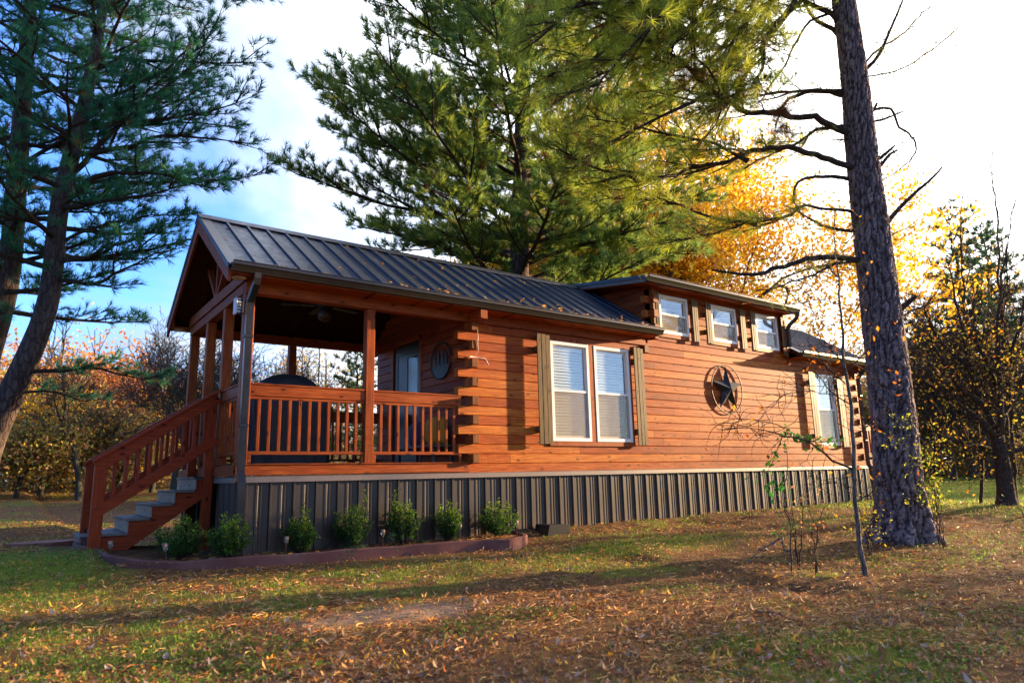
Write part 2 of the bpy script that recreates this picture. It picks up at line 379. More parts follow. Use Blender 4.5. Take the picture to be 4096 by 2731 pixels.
# windows: (x0,x1,z0,z1)
WIN=[(4.9455,5.8176,.492,2.176),(5.9403,6.8124,.492,2.176),(7.732,8.592,2.598,3.379),(9.319,10.18,2.598,3.379),(10.858,11.718,2.598,3.379),(13.026,13.873,.492,2.176)]
def logwall(mb,x0,x1,z0,z1,holes,yf=0.,th=.12,ends=None):
    """courses of milled logs with a small bevel between them, facing -y"""
    k=int(math.floor(z0/CH+1e-6))
    while k*CH<z1-1e-6:
        a,b=max(z0,k*CH),min(z1,(k+1)*CH)
        xa,xb=x0,x1
        if ends:
            if k%2==0: xa-=ends[0]; xb+=ends[1]
        cuts=sorted({a,b}|{z for h in holes for z in (h[2],h[3]) if a<z<b})
        for c,d in zip(cuts[:-1],cuts[1:]):
            segs=[(xa,xb)]
            for h in holes:
                if h[2]<(c+d)/2<h[3]:
                    segs=[s for p,q in segs for s in ((p,min(q,h[0])),(max(p,h[1]),q)) if s[1]-s[0]>.001]
            for p,q in segs:
                e=.009; lo=e if c==a and a==k*CH else 0; hi=e if d==b and b==(k+1)*CH else 0
                pr=[(yf+th,c),(yf+.012,c)]+([(yf+.012,c+.002)] if lo else [])+[(yf,c+lo+.001 if lo else c),(yf,d-hi),(yf+(.012 if hi else .0),d-.0005),(yf+th,d)]
                mb.prism(pr,0,p,q)
        k+=1
m=MB(); logwall(m,LP,XE,0,2.304,WIN,ends=(.19,.03)); logwall(m,7.5,12.0,2.304,3.46,WIN,ends=(.12,.12)); P('wall',m,'log')
# cross wall log ends poking out past the corners (every other course)
def logend(x0,x1,z0,z1,y=-.10):
    m=MB(); m.box(x0,x1,y,-.001,z0+.004,z1-.004,.006); P('log_end',m,'end')
for k in range(1,16,2): logend(LP,LP+.115,k*CH,(k+1)*CH); logend(XE-.13,XE-.015,k*CH,(k+1)*CH,-.05)
for k in range(17,24,2): logend(7.5,7.6,k*CH,(k+1)*CH,-.09); logend(11.88,11.98,k*CH,(k+1)*CH,-.09)
logend(7.18,7.30,2.15,2.30)
# porch end wall, facing -x, with gable
def endwall(mb,x,y0,y1,z0,z1,face,holes=(),gable=True,th=.12):
    k=0
    while k*CH+z0<z1:
        a=z0+k*CH; b=min(z1,a+CH); segs=[(y0,y1)]
        if a>=2.3 and gable:
            hw=(3.72-b)/.644
            if hw<.05: break
            segs=[(1.615-hw,1.615+hw)]
        for h in holes:
            if a<h[3]-.01 and b>h[2]+.01: segs=[s for p,q in segs for s in ((p,min(q,h[0])),(max(p,h[1]),q)) if s[1]-s[0]>.001]
        for p,q in segs:
            pr=[(x+face*th,a),(x+face*.012,a),(x,a+.01),(x,b-.01),(x+face*.012,b),(x+face*th,b)]
            mb.prism(pr,1,p,q)
        k+=1
DOOR=(1.56,2.54,.17,2.30)
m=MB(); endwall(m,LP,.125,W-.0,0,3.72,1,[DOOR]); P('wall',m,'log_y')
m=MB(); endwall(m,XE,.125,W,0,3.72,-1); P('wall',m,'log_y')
m=MB(); logwall(m,0,1,0,1,[]); m=MB()
k=0
while k*CH<2.3: m.box(LP+.125,XE-.125,W-.12,W,k*CH+.002,(k+1)*CH-.002); k+=1
P('wall',m,'log')
m=MB(); m.box(LP+.3,XE-.3,.45,W-.2,0.0,2.28); m.box(7.7,11.8,.35,2.6,2.4,3.3); P('dark_interior_block',m,'dark')  # near-black solid block inside the shell stands in for unlit rooms
# dormer cheek walls (gable-wise triangles between the two roofs)
for x,fc in ((7.5,1),(12.0,-1)):
    m=MB(); k=17
    while True:
        a=k*CH; b=a+CH
        if a>3.6: break
        ytop=min(2.9,.0+(a-2.62)/.644+.2) if False else None
        # behind where the main roof surface rises through this course
        y1=1.615-(3.80-b)/.644 if b<3.8 else 1.6
        y1=max(.13,min(1.58,y1+.25)); bb=min(b,3.50+.12)
        m.prism([(x+fc*.11,a),(x+fc*.012,a),(x,a+.01),(x,bb-.01),(x+fc*.012,bb),(x+fc*.11,bb)],1,.0 if k%2 else -.11,y1); k+=1
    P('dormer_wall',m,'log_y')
# trim boards under the eaves
m=MB(); m.box(0.0,7.30,-.025,.12,2.306,2.455,.004); P('beam',m,'wx')
m=MB(); m.box(12.02,XE+.12,-.025,.12,2.306,2.455,.004); P('beam',m,'wx')
m=MB(); m.box(7.5,12.0,-.02,-.001,3.41,3.50,.004); m.box(7.30,7.5,-.02,.12,2.306,2.36,.004); P('trim_board',m,'wx')
# ---- roofs
def ribs(mb,x0,x1,ya,yb,sp,off=0.):
    """raised ribs on a roof slope running from (ya) low to (yb) high"""
    za,zb=zr(ya),zr(yb); x=x0+off
    d=np.array([0,yb-ya,zb-za]); L=np.linalg.norm(d); d/=L; n=np.cross([1,0,0],d); n=n if n[2]>0 else -n
    while x<x1:
        pr=[(-.032,0),(-.016,.026),(.016,.026),(.032,0)]
        v=[np.array([x+p,ya,za])+n*(q+.002) for p,q in pr]+[np.array([x+p,yb,zb])+n*(q+.002) for p,q in pr]
        mb.add(v,[(0,1,5,4),(1,2,6,5),(2,3,7,6),(0,3,2,1)])
        for o in ():      # small stiffening beads in the flat pans
            pr2=[(-.008,0),(0,.005),(.008,0)]
            v=[np.array([x+o+p,ya,za])+n*(q+.002) for p,q in pr2]+[np.array([x+o+p,yb,zb])+n*(q+.002) for p,q in pr2]
            if x+o<x1-.02: mb.add(v,[(0,1,4,3),(1,2,5,4)])
        x+=sp
def slopeslab(mb,x0,x1,ya,yb,t0,t1):
    za,zb=zr(ya),zr(yb); mb.prism([(ya,za-t0),(yb,zb-t0),(yb,zb-t1),(ya,za-t1)],0,x0,x1)
def roofpart(x0,x1,front=True):
    m=MB(); slopeslab(m,x0,x1,-.34,1.615,0,.012); slopeslab(m,x0,x1,1.615,3.57,0,.012)
    ribs(m,x0,x1-.05,-.34,1.56,.29,.36); ribs(m,x0,x1-.05,3.57,1.67,.29,.36)
    r=P('roof',m,'roof')
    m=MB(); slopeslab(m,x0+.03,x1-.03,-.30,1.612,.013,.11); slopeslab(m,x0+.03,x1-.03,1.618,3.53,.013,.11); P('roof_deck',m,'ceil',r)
    m=MB()
    for s in (-1,1):
        y0=1.615+s*.17
        m.prism([(1.615,3.80+.035),(y0,zr(y0)+.032),(y0,zr(y0)+.040),(1.615,3.80+.043)],0,x0-.02,x1+.01)
    P('ridge_cap',m,'roof',r)
    return r
r1=roofpart(-.30,7.45); r2=roofpart(12.0,15.36)
m=MB(); slopeslab(m,7.45,12.0,1.615,3.57,0,.05); P('roof',m,'roof')
# rakes: stained fascia boards with dark metal trim, at both gable ends
def rake(x,s):
    for sy in (-1,1):
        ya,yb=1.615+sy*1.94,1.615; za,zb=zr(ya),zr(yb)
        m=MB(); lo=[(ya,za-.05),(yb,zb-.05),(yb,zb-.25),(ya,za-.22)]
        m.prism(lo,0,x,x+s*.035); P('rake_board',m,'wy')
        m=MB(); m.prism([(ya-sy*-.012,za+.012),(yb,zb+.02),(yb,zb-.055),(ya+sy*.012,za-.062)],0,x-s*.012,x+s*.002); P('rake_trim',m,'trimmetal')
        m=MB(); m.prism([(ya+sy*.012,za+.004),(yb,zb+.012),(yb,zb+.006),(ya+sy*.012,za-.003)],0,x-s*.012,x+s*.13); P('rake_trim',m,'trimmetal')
rake(-.30,1); rake(15.36,-1)
# boxed eave returns and soffits
m=MB(); m.box(-.265,7.36,-.315,-.03,2.443,2.463); m.box(-.265,7.36,-.335,-.315,2.44,2.57,.0); P('soffit',m,'wx')
m=MB(); m.box(12.05,15.33,-.315,-.03,2.443,2.463); m.box(12.05,15.33,-.335,-.315,2.44,2.57,.0); P('soffit',m,'wx')
m=MB(); m.box(-.265,7.36,3.26,3.545,2.443,2.463); m.box(-.265,15.33,3.545,3.565,2.44,2.57); P('soffit',m,'wx')
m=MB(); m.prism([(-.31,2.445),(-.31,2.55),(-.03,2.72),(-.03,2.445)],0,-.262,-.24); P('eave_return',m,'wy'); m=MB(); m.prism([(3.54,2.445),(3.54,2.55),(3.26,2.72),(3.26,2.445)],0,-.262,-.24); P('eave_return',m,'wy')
# porch beams, truss, posts
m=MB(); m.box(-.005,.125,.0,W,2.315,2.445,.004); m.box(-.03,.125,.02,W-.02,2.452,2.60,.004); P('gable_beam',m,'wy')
m=MB(); m.box(0.13,LP,W-.13,W,2.305,2.445,.004); P('beam',m,'wx')
tr=MB()
for q in ((1.615,3.48),(1.615-.62,3.22),(1.615+.62,3.22)):
    tr.obox((.04,1.615+(q[0]-1.615)*.05,2.60),(.04,q[0],q[1]-.05),.06,.085,(1,0,0),.003)
P('gable_truss',tr,'wy')
m=MB()
for sy in (-1,1): m.obox((.05,1.615+sy*1.60,2.63),(.05,1.615,3.66),.12,.10,(0,0,1))
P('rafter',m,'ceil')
for x in (1.7,): 
    m=MB()
    for sy in (-1,1): m.obox((x,1.615+sy*1.60,2.63),(x,1.615,3.66),.10,.10,(0,0,1))
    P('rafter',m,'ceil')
POSTS=[(0,.0,'z'),(0,.97,'z'),(0,1.98,'z'),(0,3.10,'z'),(1.66,0,'z'),(1.60,3.10,'z')]
for x,y,_ in POSTS:
    m=MB(); m.box(x,x+.125,y+.003,y+.125,.165,2.313 if x<1 or y>1 else 2.304,.006); P('post',m,'wz')
# deck, its beams
m=MB(); 
y=.03
while y<W-.05: m.box(.02,LP-.002,y,y+.135,.130,.163,.003); y+=.14
P('porch_floor',m,'deck')
m=MB(); m.box(-.01,LP+.0,-.012,.028,.026,.150,.004); P('deck_beam',m,'wx')
m=MB(); m.box(-.03,-.012,.0,W,.026,.150,.003); P('deck_beam',m,'wy')
m=MB(); m.box(.0,LP,-.03,.03,.151,.166,.003); P('deck_edge_board',m,'wx')
# ---- railings
def railing(p,q,nb,axis,mat,tall=True,kick=True,first=None):
    """p,q = ends (x or y), fixed coordinate, top rail with its board, sub rail, balusters, bottom rail"""
    a,b,c=p,q[0],q[1]
    m=MB()
    def B(mb,a0,a1,w0,w1,z0,z1,bv=.004):
        if axis==0: mb.box(a0,a1,c+w0,c+w1,z0,z1,bv)
        else: mb.box(c+w0,c+w1,a0,a1,z0,z1,bv)
    B(m,a,b,.0,.045,1.005,1.138); B(m,a,b,-.012,.09,1.139,1.163)
    r=P('railing',m,mat)
    m=MB(); B(m,a,b,.012,.05,.965,1.003); P('sub_rail',m,mat,r)
    m=MB(); B(m,a,b,-.004,.05,.275,.318); P('bottom_rail',m,mat,r)
    if kick:
        for a_,b_ in ((a,a+.04),(b-.04,b)): m=MB(); B(m,a_,b_,.0,.05,.167,.274); P('support_block',m,mat,r)
    for i in range(nb):
        t=a+(b-a)*(i+.9)/(nb+.8)
        m=MB(); B(m,t-.019,t+.019,.006,.044,.3185,.9645,.003); P('baluster',m,'wz',r)
    return r
railing(.13,(1.655,0.02),11,0,'wx'); railing(1.79,(LP-.13,0.02),10,0,'wx')
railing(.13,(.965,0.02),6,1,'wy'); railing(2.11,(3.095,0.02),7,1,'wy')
railing(.13,(1.595,W-.08),11,0,'wx'); railing(1.73,(LP-.01,W-.08),10,0,'wx')
# ---- stairs
st=empty('staircase',(-.65,1.53,-.87),None,None); st.parent=cabin; st.location=(Vector((-.65,1.53,-.87))-Vector(ROOT))
del st['_o']; st['_o']=(-.65,1.53,-.87)
XS=[(-1.30,-.965,-.62),(-.995,-.735,-.455),(-.75,-.48,-.294),(-.495,-.24,-.134),(-.255,-.005,.030)]
for i,(a,b,z) in enumerate(XS):
    m=MB(); m.box(a-(.0 if i else 0),b,.985,2.13,z-.032,z,.004); P('tread',m,'tread',st)
    if i:
        m=MB(); m.box(a+.012,a+.030,.99,2.125,XS[i-1][2]+.002,z-.033); P('riser',m,'riser',st)
m=MB(); m.box(-.03,-.012,1.10,1.98,.034,.150); P('riser',m,'wy',st)
for y0 in (1.02,2.06):
    poly=[(-1.26,-.655),(-1.26,-.80),(-.93,-.80),(-.86,-.74),(-.02,-.19),(-.02,-.003)]
    top=[]
    for a,b,z in reversed(XS): top+=[(b-.002,z-.033),(a+.034,z-.033)]
    poly=[(-1.26,-.655),(-1.26,-.86),(-1.0,-.86),(-.01,-.16)]+[(-.01,-.003)]
    for i in range(4,0,-1):
        a=XS[i][0]+.032; poly+=[(a,XS[i][2]-.033),(a,XS[i-1][2]-.033)]
    m=MB(); m.prism(poly,1,y0,y0+.04); P('stringer',m,'stair',st)
def stair_rail(y0):
    m=MB(); m.box(-1.375,-1.245,y0+.004,y0+.11,-.93,.19,.005); nw=P('newel_post',m,'stairz',st)
    m=MB(); m.obox((-1.36,y0+.02,.155),(-.02,y0+.02,1.065),.04,.135,(0,0,1),.004)
    r=P('stair_rail',m,'stair',st)
    m=MB(); m.obox((-1.40,y0+.035,.232),(-.015,y0+.035,1.165),.15,.035,(0,0,1),.004)
    m.v[-1]=m.v[-1]; P('handrail_cap',m,'stair',st)
    m=MB(); m.obox((-1.345,y0+.02,-.385),(-.02,y0+.02,.505),.04,.125,(0,0,1),.004); P('lower_stair_rail',m,'stair',st)
    for i in range(9):
        x=-1.16+i*.125; zt=.155+(x+1.36)*.679-.06; zb=-.385+(x+1.345)*.672+.05
        m=MB(); m.box(x-.02,x+.02,y0+.041,y0+.078,zb-.02,zt,.003); P('baluster',m,'stairz',st)
stair_rail(.955); stair_rail(2.075)
for y0 in (.97,1.985):
    m=MB(); m.box(-.145,-.034,y0,y0+.115,-1.0,1.06 if y0<1.5 else 1.06,.005); P('newel_post',m,'stairz',st)
# ---- skirting with ribs, and its cap
def skirting(axis,a,b,c,s,z0=-1.15,z1=-.055,sp=.29):
    """ribbed sheet; ribs stand s out of the sheet"""
    prof=[]; x=a
    prof.append((a,0))
    x=a+.06
    while x<b-.12:
        prof+=[(x,0),(x+.010,.026),(x+.030,.026),(x+.040,0)]
        for o in (.115,.175): prof+=[(x+.031+o-.02,0),(x+.031+o-.012,.006),(x+.031+o+.012,.006),(x+.031+o+.02,0)]
        x+=sp
    prof.append((b,0)); n=len(prof); v=[]
    for z in (z0,z1):
        for p,q in prof: v.append((p,c+s*q,z) if axis==0 else (c+s*q,p,z))
    mb=MB(); mb.add(v,[(i,i+1,n+i+1,n+i) for i in range(n-1)])
    x=a+.06+.17
    while x<b-.1:
        for zz in (-.13,-.52):
            q=c+s*.001; h=c+s*.006; r=.006
            if axis==0: mb.add([(x-r,q,zz-r),(x+r,q,zz-r),(x+r,q,zz+r),(x-r,q,zz+r),(x,h,zz)],[(0,1,4),(1,2,4),(2,3,4),(3,0,4)])
        x+=sp
    return mb
m=skirting(0,.05,XE+.02,-.005,-1); sk=P('skirting',m,'skirt')
m=skirting(1,.0,.96,.03,-1); P('skirting',m,'skirt')
m=skirting(1,.0,W,XE,1); P('skirting',m,'skirt')
m=skirting(0,.05,XE,W,1); P('skirting',m,'skirt')
m=MB()
x=.03
for q in (2.33,5.25,8.2,11.1,XE+.04): m.prism([(.02,.020),(-.052,.004),(-.056,-.060),(-.048,-.060),(-.045,.0),(.02,.012)],0,x,q); x=q-.02+.0205
P('skirting_cap',m,'cap',sk)
m=MB(); m.prism([(.05,.020),(-.02,.004),(-.024,-.060),(-.016,-.060),(-.013,.0),(.05,.012)],1,-.05,.96); P('skirting_cap',m,'cap',sk)
# ---- gutters and downspouts
def gutter(x0,x1,y,z,rise=0.):
    pr=[(y,z),(y,z-.12),(y-.055,z-.12),(y-.062,z-.105),(y-.088,z-.065),(y-.108,z-.045),(y-.108,z-.012),(y-.118,z-.008),(y-.118,z),(y-.10,z),(y-.10,z-.02),(y-.02,z-.03)]
    m=MB(); n=len(pr); v=[]
    for x in (x0,x1):
        for p,q in pr: v.append((x,p,q))
    m.add(v,[(i,(i+1)%n,n+(i+1)%n,n+i) for i in range(n)]); 
    for o in (0,n): m.ng.append([o+i for i in range(n)])
    return P('gutter',m,'gutter')
gutter(-.275,7.375,-.336,2.575); gutter(7.06,12.08,-.336,3.575); gutter(12.03,15.36,-.336,2.575)
def downspout(x,path,w=.092,d=.07,parent=cabin):
    """corrugated pipe swept along a path in the y-z plane"""
    path=np.array(path,float); T=np.gradient(path,axis=0); T/=np.linalg.norm(T,axis=1)[:,None]
    N=np.stack([-T[:,1],T[:,0]],-1)
    pr=[]
    k=9
    for side in (0,1):
        for i in range(k*2+1):
            u=-w/2+.006+(w-.012)*i/(k*2); 
            pr.append(((u,-d/2+(.005 if i%2 else 0)) if side==0 else (-u,d/2-(.005 if i%2 else 0))))
    n=len(pr); m=MB(); v=[]
    for p,nn in zip(path,N):
        for a,b in pr: v.append((x+a,p[0]+nn[0]*b,p[1]+nn[1]*b))
    f=[(j*n+i,j*n+(i+1)%n,(j+1)*n+(i+1)%n,(j+1)*n+i) for j in range(len(path)-1) for i in range(n)]
    m.add(v,f); o=P('downspout',m,'dspout',parent)
    for z in [zz for zz in (1.72,.62) if path[:,1].min()<zz<path[:,1].max()-.3]:
        yy=np.interp(-z,-path[:,1],path[:,0]); b=MB(); b.box(x-w/2-.008,x+w/2+.008,yy-d/2-.006,yy+d/2+.006,z-.018,z+.018,.004); P('strap',b,'gutter',o)
    return o
downspout(.03,[(-.395,2.46),(-.395,2.40),(-.37,2.345),(-.17,2.215),(-.11,2.16),(-.10,2.08),(-.10,.12),(-.10,.06),(-.17,-.06),(-.175,-.14),(-.175,-.80),(-.185,-.86),(-.26,-.94)])
downspout(14.86,[(-.395,2.46),(-.395,2.42),(-.37,2.36),(-.20,2.22),(-.15,2.15),(-.145,2.08),(-.145,.12),(-.15,.04),(-.21,-.08),(-.215,-.16),(-.215,-.74)])
downspout(11.98,[(-.395,3.46),(-.395,3.40),(-.36,3.33),(-.17,3.20),(-.125,3.13),(-.125,2.75),(-.13,2.70)],.085,.065)
# ---- dormer roof: shallow shed from the ridge down to the gutter
m=MB()
def zd(y): return 3.60+(y+.34)*.150
m.prism([(-.34,zd(-.34)-.05),(1.70,zd(1.70)-.05),(1.70,zd(1.70)-.035),(-.34,zd(-.34)-.035)],0,7.06,12.10)
x=7.2
while x<12: 
    m.obox((x,-.34,zd(-.34)-.03),(x,1.66,zd(1.66)-.03),.05,.022); x+=.29
dr=P('dormer_roof',m,'roof')
m=MB(); m.prism([(-.33,zd(-.33)-.06),(1.52,zd(1.52)-.06),(1.52,zd(1.52)-.15),(-.33,zd(-.33)-.15)],0,7.075,7.10); m.prism([(-.33,zd(-.33)-.06),(1.5,zd(1.5)-.06),(1.5,zd(1.5)-.15),(-.33,zd(-.33)-.15)],0,12.06,12.085); P('rake_board',m,'cap',dr)
m=MB()
for x in (7.05,12.09): m=MB(); m.prism([(-.35,zd(-.34)-.02),(1.70,zd(1.70)-.02),(1.70,zd(1.70)-.085),(-.35,zd(-.34)-.085)],0,x,x+.014); P('rake_trim',m,'trimmetal',dr)
m=MB(); m.prism([(-.33,zd(-.33)-.151),(1.50,zd(1.5)-.151),(1.50,zd(1.5)-.165),(-.33,zd(-.33)-.165)],0,7.10,12.06); m.box(7.08,12.08,-.34,-.325,3.46,3.59); P('soffit',m,'wx',dr)
# ---- windows
def window(x0,x1,z0,z1,zc=None):
    zc=zc or (z0+z1)/2; yo=-.032; f=.058
    m=MB(); m.box(x0,x1,yo,.03,z1-f,z1,.004); m.box(x0,x1,yo,.03,z0,z0+f,.004); m.box(x0,x0+f,yo,.03,z0+f,z1-f,.004); m.box(x1-f,x1,yo,.03,z0+f,z1-f,.004)
    w=P('window',m,'vinyl')
    m=MB(); g=.026
    for a,b,yy in ((zc-.02,z1-f,.012),(z0+f,zc+.02,-.006)):
        m.box(x0+f,x1-f,yy,yy+.02,a,a+g+.012,.003); m.box(x0+f,x1-f,yy,yy+.02,b-g,b,.003); m.box(x0+f,x0+f+g,yy,yy+.02,a+g,b-g,.003); m.box(x1-f-g,x1-f,yy,yy+.02,a+g,b-g,.003)
    m.box(x0+f,x1-f,-.022,.0,zc-.018,zc+.022,.004)
    P('sash',m,'vinyl',w)
    m=MB(); m.box(x0+f+g,x1-f-g,.020,.024,zc,z1-f-g); m.box(x0+f+g,x1-f-g,.003,.007,z0+f+g,zc); P('pane',m,'glass',w)
    m=MB(); m.add([(x0+f,-.014,z0+f),(x1-f,-.014,z0+f),(x1-f,-.014,zc-.018),(x0+f,-.014,zc-.018)],[(0,1,2,3)]); P('insect_screen',m,'screen',w)
    m=MB(); z=z0+f+.02; m.box(x0+.05,x1-.09,.03,.06,z1-.115,z1-.065,.003)
    while z<z1-.12:
        j=rng.normal(0,.0025,2); k=.034+rng.uniform(-.004,.004); m.add([(x0+.055,k,z+j[0]),(x1-.10,k,z+j[1]),(x1-.10,.052,z+.046+j[1]),(x0+.055,.052,z+.046+j[0])],[(0,1,2,3)]); z+=.050
    P('blind',m,'blind',w)
    m=MB(); m.box(x0-.0,x0+.012,.031,.30,z0,z1); m.box(x1-.012,x1,.031,.30,z0,z1); m.box(x0,x1,.031,.30,z0-.012,z0); m.box(x0,x1,.031,.30,z1,z1+.012); m.box(x0,x1,.30,.32,z0,z1); P('window_reveal',m,'end',w)
    return w
for w in WIN: window(*w)
# casings
m=MB(); 
m.box(4.885,6.872,-.026,-.001,2.178,2.262,.003); m.box(4.885,6.872,-.026,-.001,.415,.490,.003); m.box(4.885,4.944,-.024,-.001,.49,2.178,.003); m.box(5.819,5.939,-.024,-.001,.49,2.178,.003); m.box(6.814,6.872,-.024,-.001,.49,2.178,.003); P('window_casing',m,'wz')
for x0,x1,z0,z1 in (WIN[2],WIN[3],WIN[4],WIN[5]):
    m=MB(); m.box(x0-.055,x1+.055,-.024,-.001,z0-.075,z0-.002,.003); m.box(x0-.055,x0-.002,-.022,-.001,z0-.002,z1+.02,.003); m.box(x1+.002,x1+.055,-.022,-.001,z0-.002,z1+.02,.003); P('window_casing',m,'wz')
# shutters: three battened boards held off the wall
def shutter(x0,x1,z0,z1,y=-.075,turn=0.):
    m=MB(); w=(x1-x0)/3
    for i in range(3): m.box(x0+i*w+.003,x0+(i+1)*w-.003,y-.022-(.003 if i==1 else 0)-turn*i,y-turn*i,z0-(.006 if i==0 else .0),z1+(.008 if i==0 else .0)-(.01 if i==2 else 0),.003)
    s=P('shutter',m,'shut')
    for z in (z0+.25,z1-.25): m=MB(); m.box(x0+.01,x1-.01,y+.001,-.002,z-.04,z+.04,.002); P('batten',m,'shut',s)
shutter(4.60,4.872,.44,2.245,-.10); shutter(6.885,7.135,.44,2.225)
for i,(x0,x1,z0,z1) in enumerate(WIN[2:5]):
    if i: shutter(x0-.235,x0-.06,z0-.08,z1+.0)
    else: shutter(x0-.155,x0-.058,z0-.06,z1+.03)
    shutter(x1+.06,x1+.235 if i<2 else x1+.20,z0-.09,z1-.0)
shutter(12.70,12.96,.455,2.20); shutter(13.93,14.18,.455,2.17)
# ---- porch door
m=MB(); m.box(LP-.012,LP+.02,1.475,1.555,.17,2.375,.003); m.box(LP-.012,LP+.02,2.545,2.625,.17,2.375,.003); m.box(LP-.012,LP+.02,1.475,2.625,2.30,2.38,.003); P('door_casing',m,'wz')
m=MB(); m.box(LP+.02,LP+.06,1.56,2.54,.17,.60,.004); m.box(LP+.02,LP+.06,1.56,2.54,2.12,2.298,.004); m.box(LP+.02,LP+.06,1.56,1.68,.60,2.12,.004); m.box(LP+.02,LP+.06,2.42,2.54,.60,2.12,.004)
d=P('door',m,'wood_dark'); m=MB(); m.box(LP+.035,LP+.041,1.68,2.06,.60,2.05); P('pane',m,'doorglass',d); m=MB(); m.box(LP+.030,LP+.045,2.061,2.42,.60,2.12); m.box(LP+.030,LP+.045,1.68,2.06,2.051,2.12); P('unlit_glass_panel',m,'wood_dark',d)  # near-black panel added where the glass shows no glare; pane cut to the reflection
m=MB(); m.box(LP+.07,LP+.09,1.56,2.54,.17,2.3); P('inner_door',m,'wood_dark',d)
m=MB(); m.tube([(LP+.02,1.74,1.1),(LP-.03,1.74,1.1),(LP-.03,1.74,1.24),(LP+.02,1.74,1.24)],.009,6); P('handle',m,'steel',d)
for y in (.10,3.40):
    m=MB(); m.lathe([(0,2.442),(.085,2.442),(.088,2.437),(.078,2.424),(.05,2.415),(0,2.413)],20,(-.13,y if y>1 else -.16+.0,0)); P('soffit_light',m,'lampwhite',smooth=True)
# ---- rear deck railing at the far end
m=MB(); m.box(15.12,16.6,.25,.29,.90,1.03,.003); m.box(15.12,16.6,.23,.31,1.031,1.055,.003); m.box(15.12,16.6,.25,.29,.22,.33,.003); m.box(15.12,16.6,.22,.30,.0,.12,.003); r=P('railing',m,'wx')
for i in range(11):
    m=MB(); m.box(15.18+i*.125,15.22+i*.125,.255,.285,.331,.899); P('baluster',m,'stairz',r)
m=MB(); m.box(16.5,16.62,.2,.32,-1.1,1.1); P('post',m,'wz',r)
m=MB(); m.box(15.12,16.6,.3,2.0,.12,.16); P('rear_deck',m,'deck')
# ------------------------------------------------------------------ things on and round the cabin
# star in a ring
def star():
    c=np.array([9.655,-.035,1.605]); R=.505
    e=empty('wall_star',(c[0],-.03,c[2]),'black five pointed metal star inside a thin ring on the log wall','wall ornament')
    m=MB(); n=5; pts=[]
    for i in range(10):
        a=PI/2+i*PI/5; r=R*.985 if i%2==0 else R*.39
        pts.append((c[0]+r*math.cos(a),c[1],c[2]+r*math.sin(a)))
    v=pts+[(c[0],c[1]-.115,c[2]),(c[0],c[1]+.005,c[2])]
    m.add(v,[(i,(i+1)%10,10) for i in range(10)],[((i+1)%10,i,11) for i in range(10)][:0] or [(0,1,1,0)][:0]) if False else m.add(v,np.array([(i,(i+1)%10,10) for i in range(10)]+[((i+1)%10,i,11) for i in range(10)]))
    obj('star',m,M['black'],e)
    m=MB(); th=np.linspace(0,2*PI,65); m.tube(np.stack([c[0]+R*np.cos(th),np.full(65,c[1]+.0),c[2]+R*np.sin(th)],-1),.0115,8,False); obj('ring',m,M['black'],e,True)
star()
# hook and cable on the wall corner
m=MB(); m.tube([(3.36,-.015,1.76),(3.50,-.05,1.75),(3.60,-.07,1.74),(3.63,-.075,1.70),(3.64,-.08,1.65),(3.655,-.085,1.66)],.009,6); tag(obj('wall_hook',m,M['wire'],None,True,(3.36,-.015,1.76)),'thin white metal hook on the logs beside the porch corner','hook')
m=MB(); m.tube([(3.44,-.105,2.18),(3.443,-.115,2.05),(3.438,-.11,1.95),(3.45,-.108,1.85),(3.44,-.03,1.78)],.005,5); tag(obj('loose_cable',m,M['wire'],None,True,(3.44,-.1,2.18)),'short white cable hanging down the log ends at the porch corner','cable')
# plaque
def plaque():
    c=(LP-.03,.80,1.815); e=empty('wall_plaque',c,'dark blue oval metal plaque with pine tree cutouts beside the porch door','wall ornament')
    th=np.linspace(0,2*PI,49); m=MB(); m.tube(np.stack([np.full(49,c[0]),c[1]+.31*np.cos(th),c[2]+.30*np.sin(th)],-1),.014,6,False); obj('rim',m,M['plaque'],e)
    m=MB(); a=np.linspace(PI+.3,2*PI-.3,20); poly=[(c[1]+.30*math.cos(t),c[2]+.29*math.sin(t)) for t in a]; m.prism(poly,0,c[0]-.004,c[0]+.004); obj('lower_panel',m,M['plaque'],e)
    m=MB()
    for y,h in ((-.17,.2),(-.06,.30),(.07,.26),(.18,.18)):
        for k in range(3):
            z=c[2]-.1+h*k*.33; w=.07-.018*k; m.prism([(c[1]+y-w,z),(c[1]+y+w,z),(c[1]+y,z+h*.5)],0,c[0]-.005-.001*k,c[0]+.003)
    obj('tree_cutout',m,M['plaque'],e)
plaque()
# white box at the porch corner
e=empty('wall_box',(-.10,-.03,2.04),'small white plastic box on a bracket beside the corner downspout','outdoor box')
m=MB(); m.box(-.125,-.098,-.05,.065,2.005,2.22,.01); obj('housing',m,M['plastic'],e)
m=MB()
for z in (2.03,2.07,2.11,2.15,2.19): m.box(-.098,-.06,-.045,-.02,z,z+.022,.003)
obj('rear_fins',m,M['plastic'],e)
m=MB(); m.box(-.06,-.028,-.04,.05,2.02,2.20,.003); m.tube([(-.05,-.05,2.20),(-.045,-.09,2.30),(-.05,-.07,2.40),(-.05,-.04,2.44)],.005,5); m.tube([(-.09,-.05,2.02),(-.06,-.07,1.98),(-.03,-.08,2.02),(-.03,-.08,2.12)],.005,5); obj('bracket',m,M['black'],e)
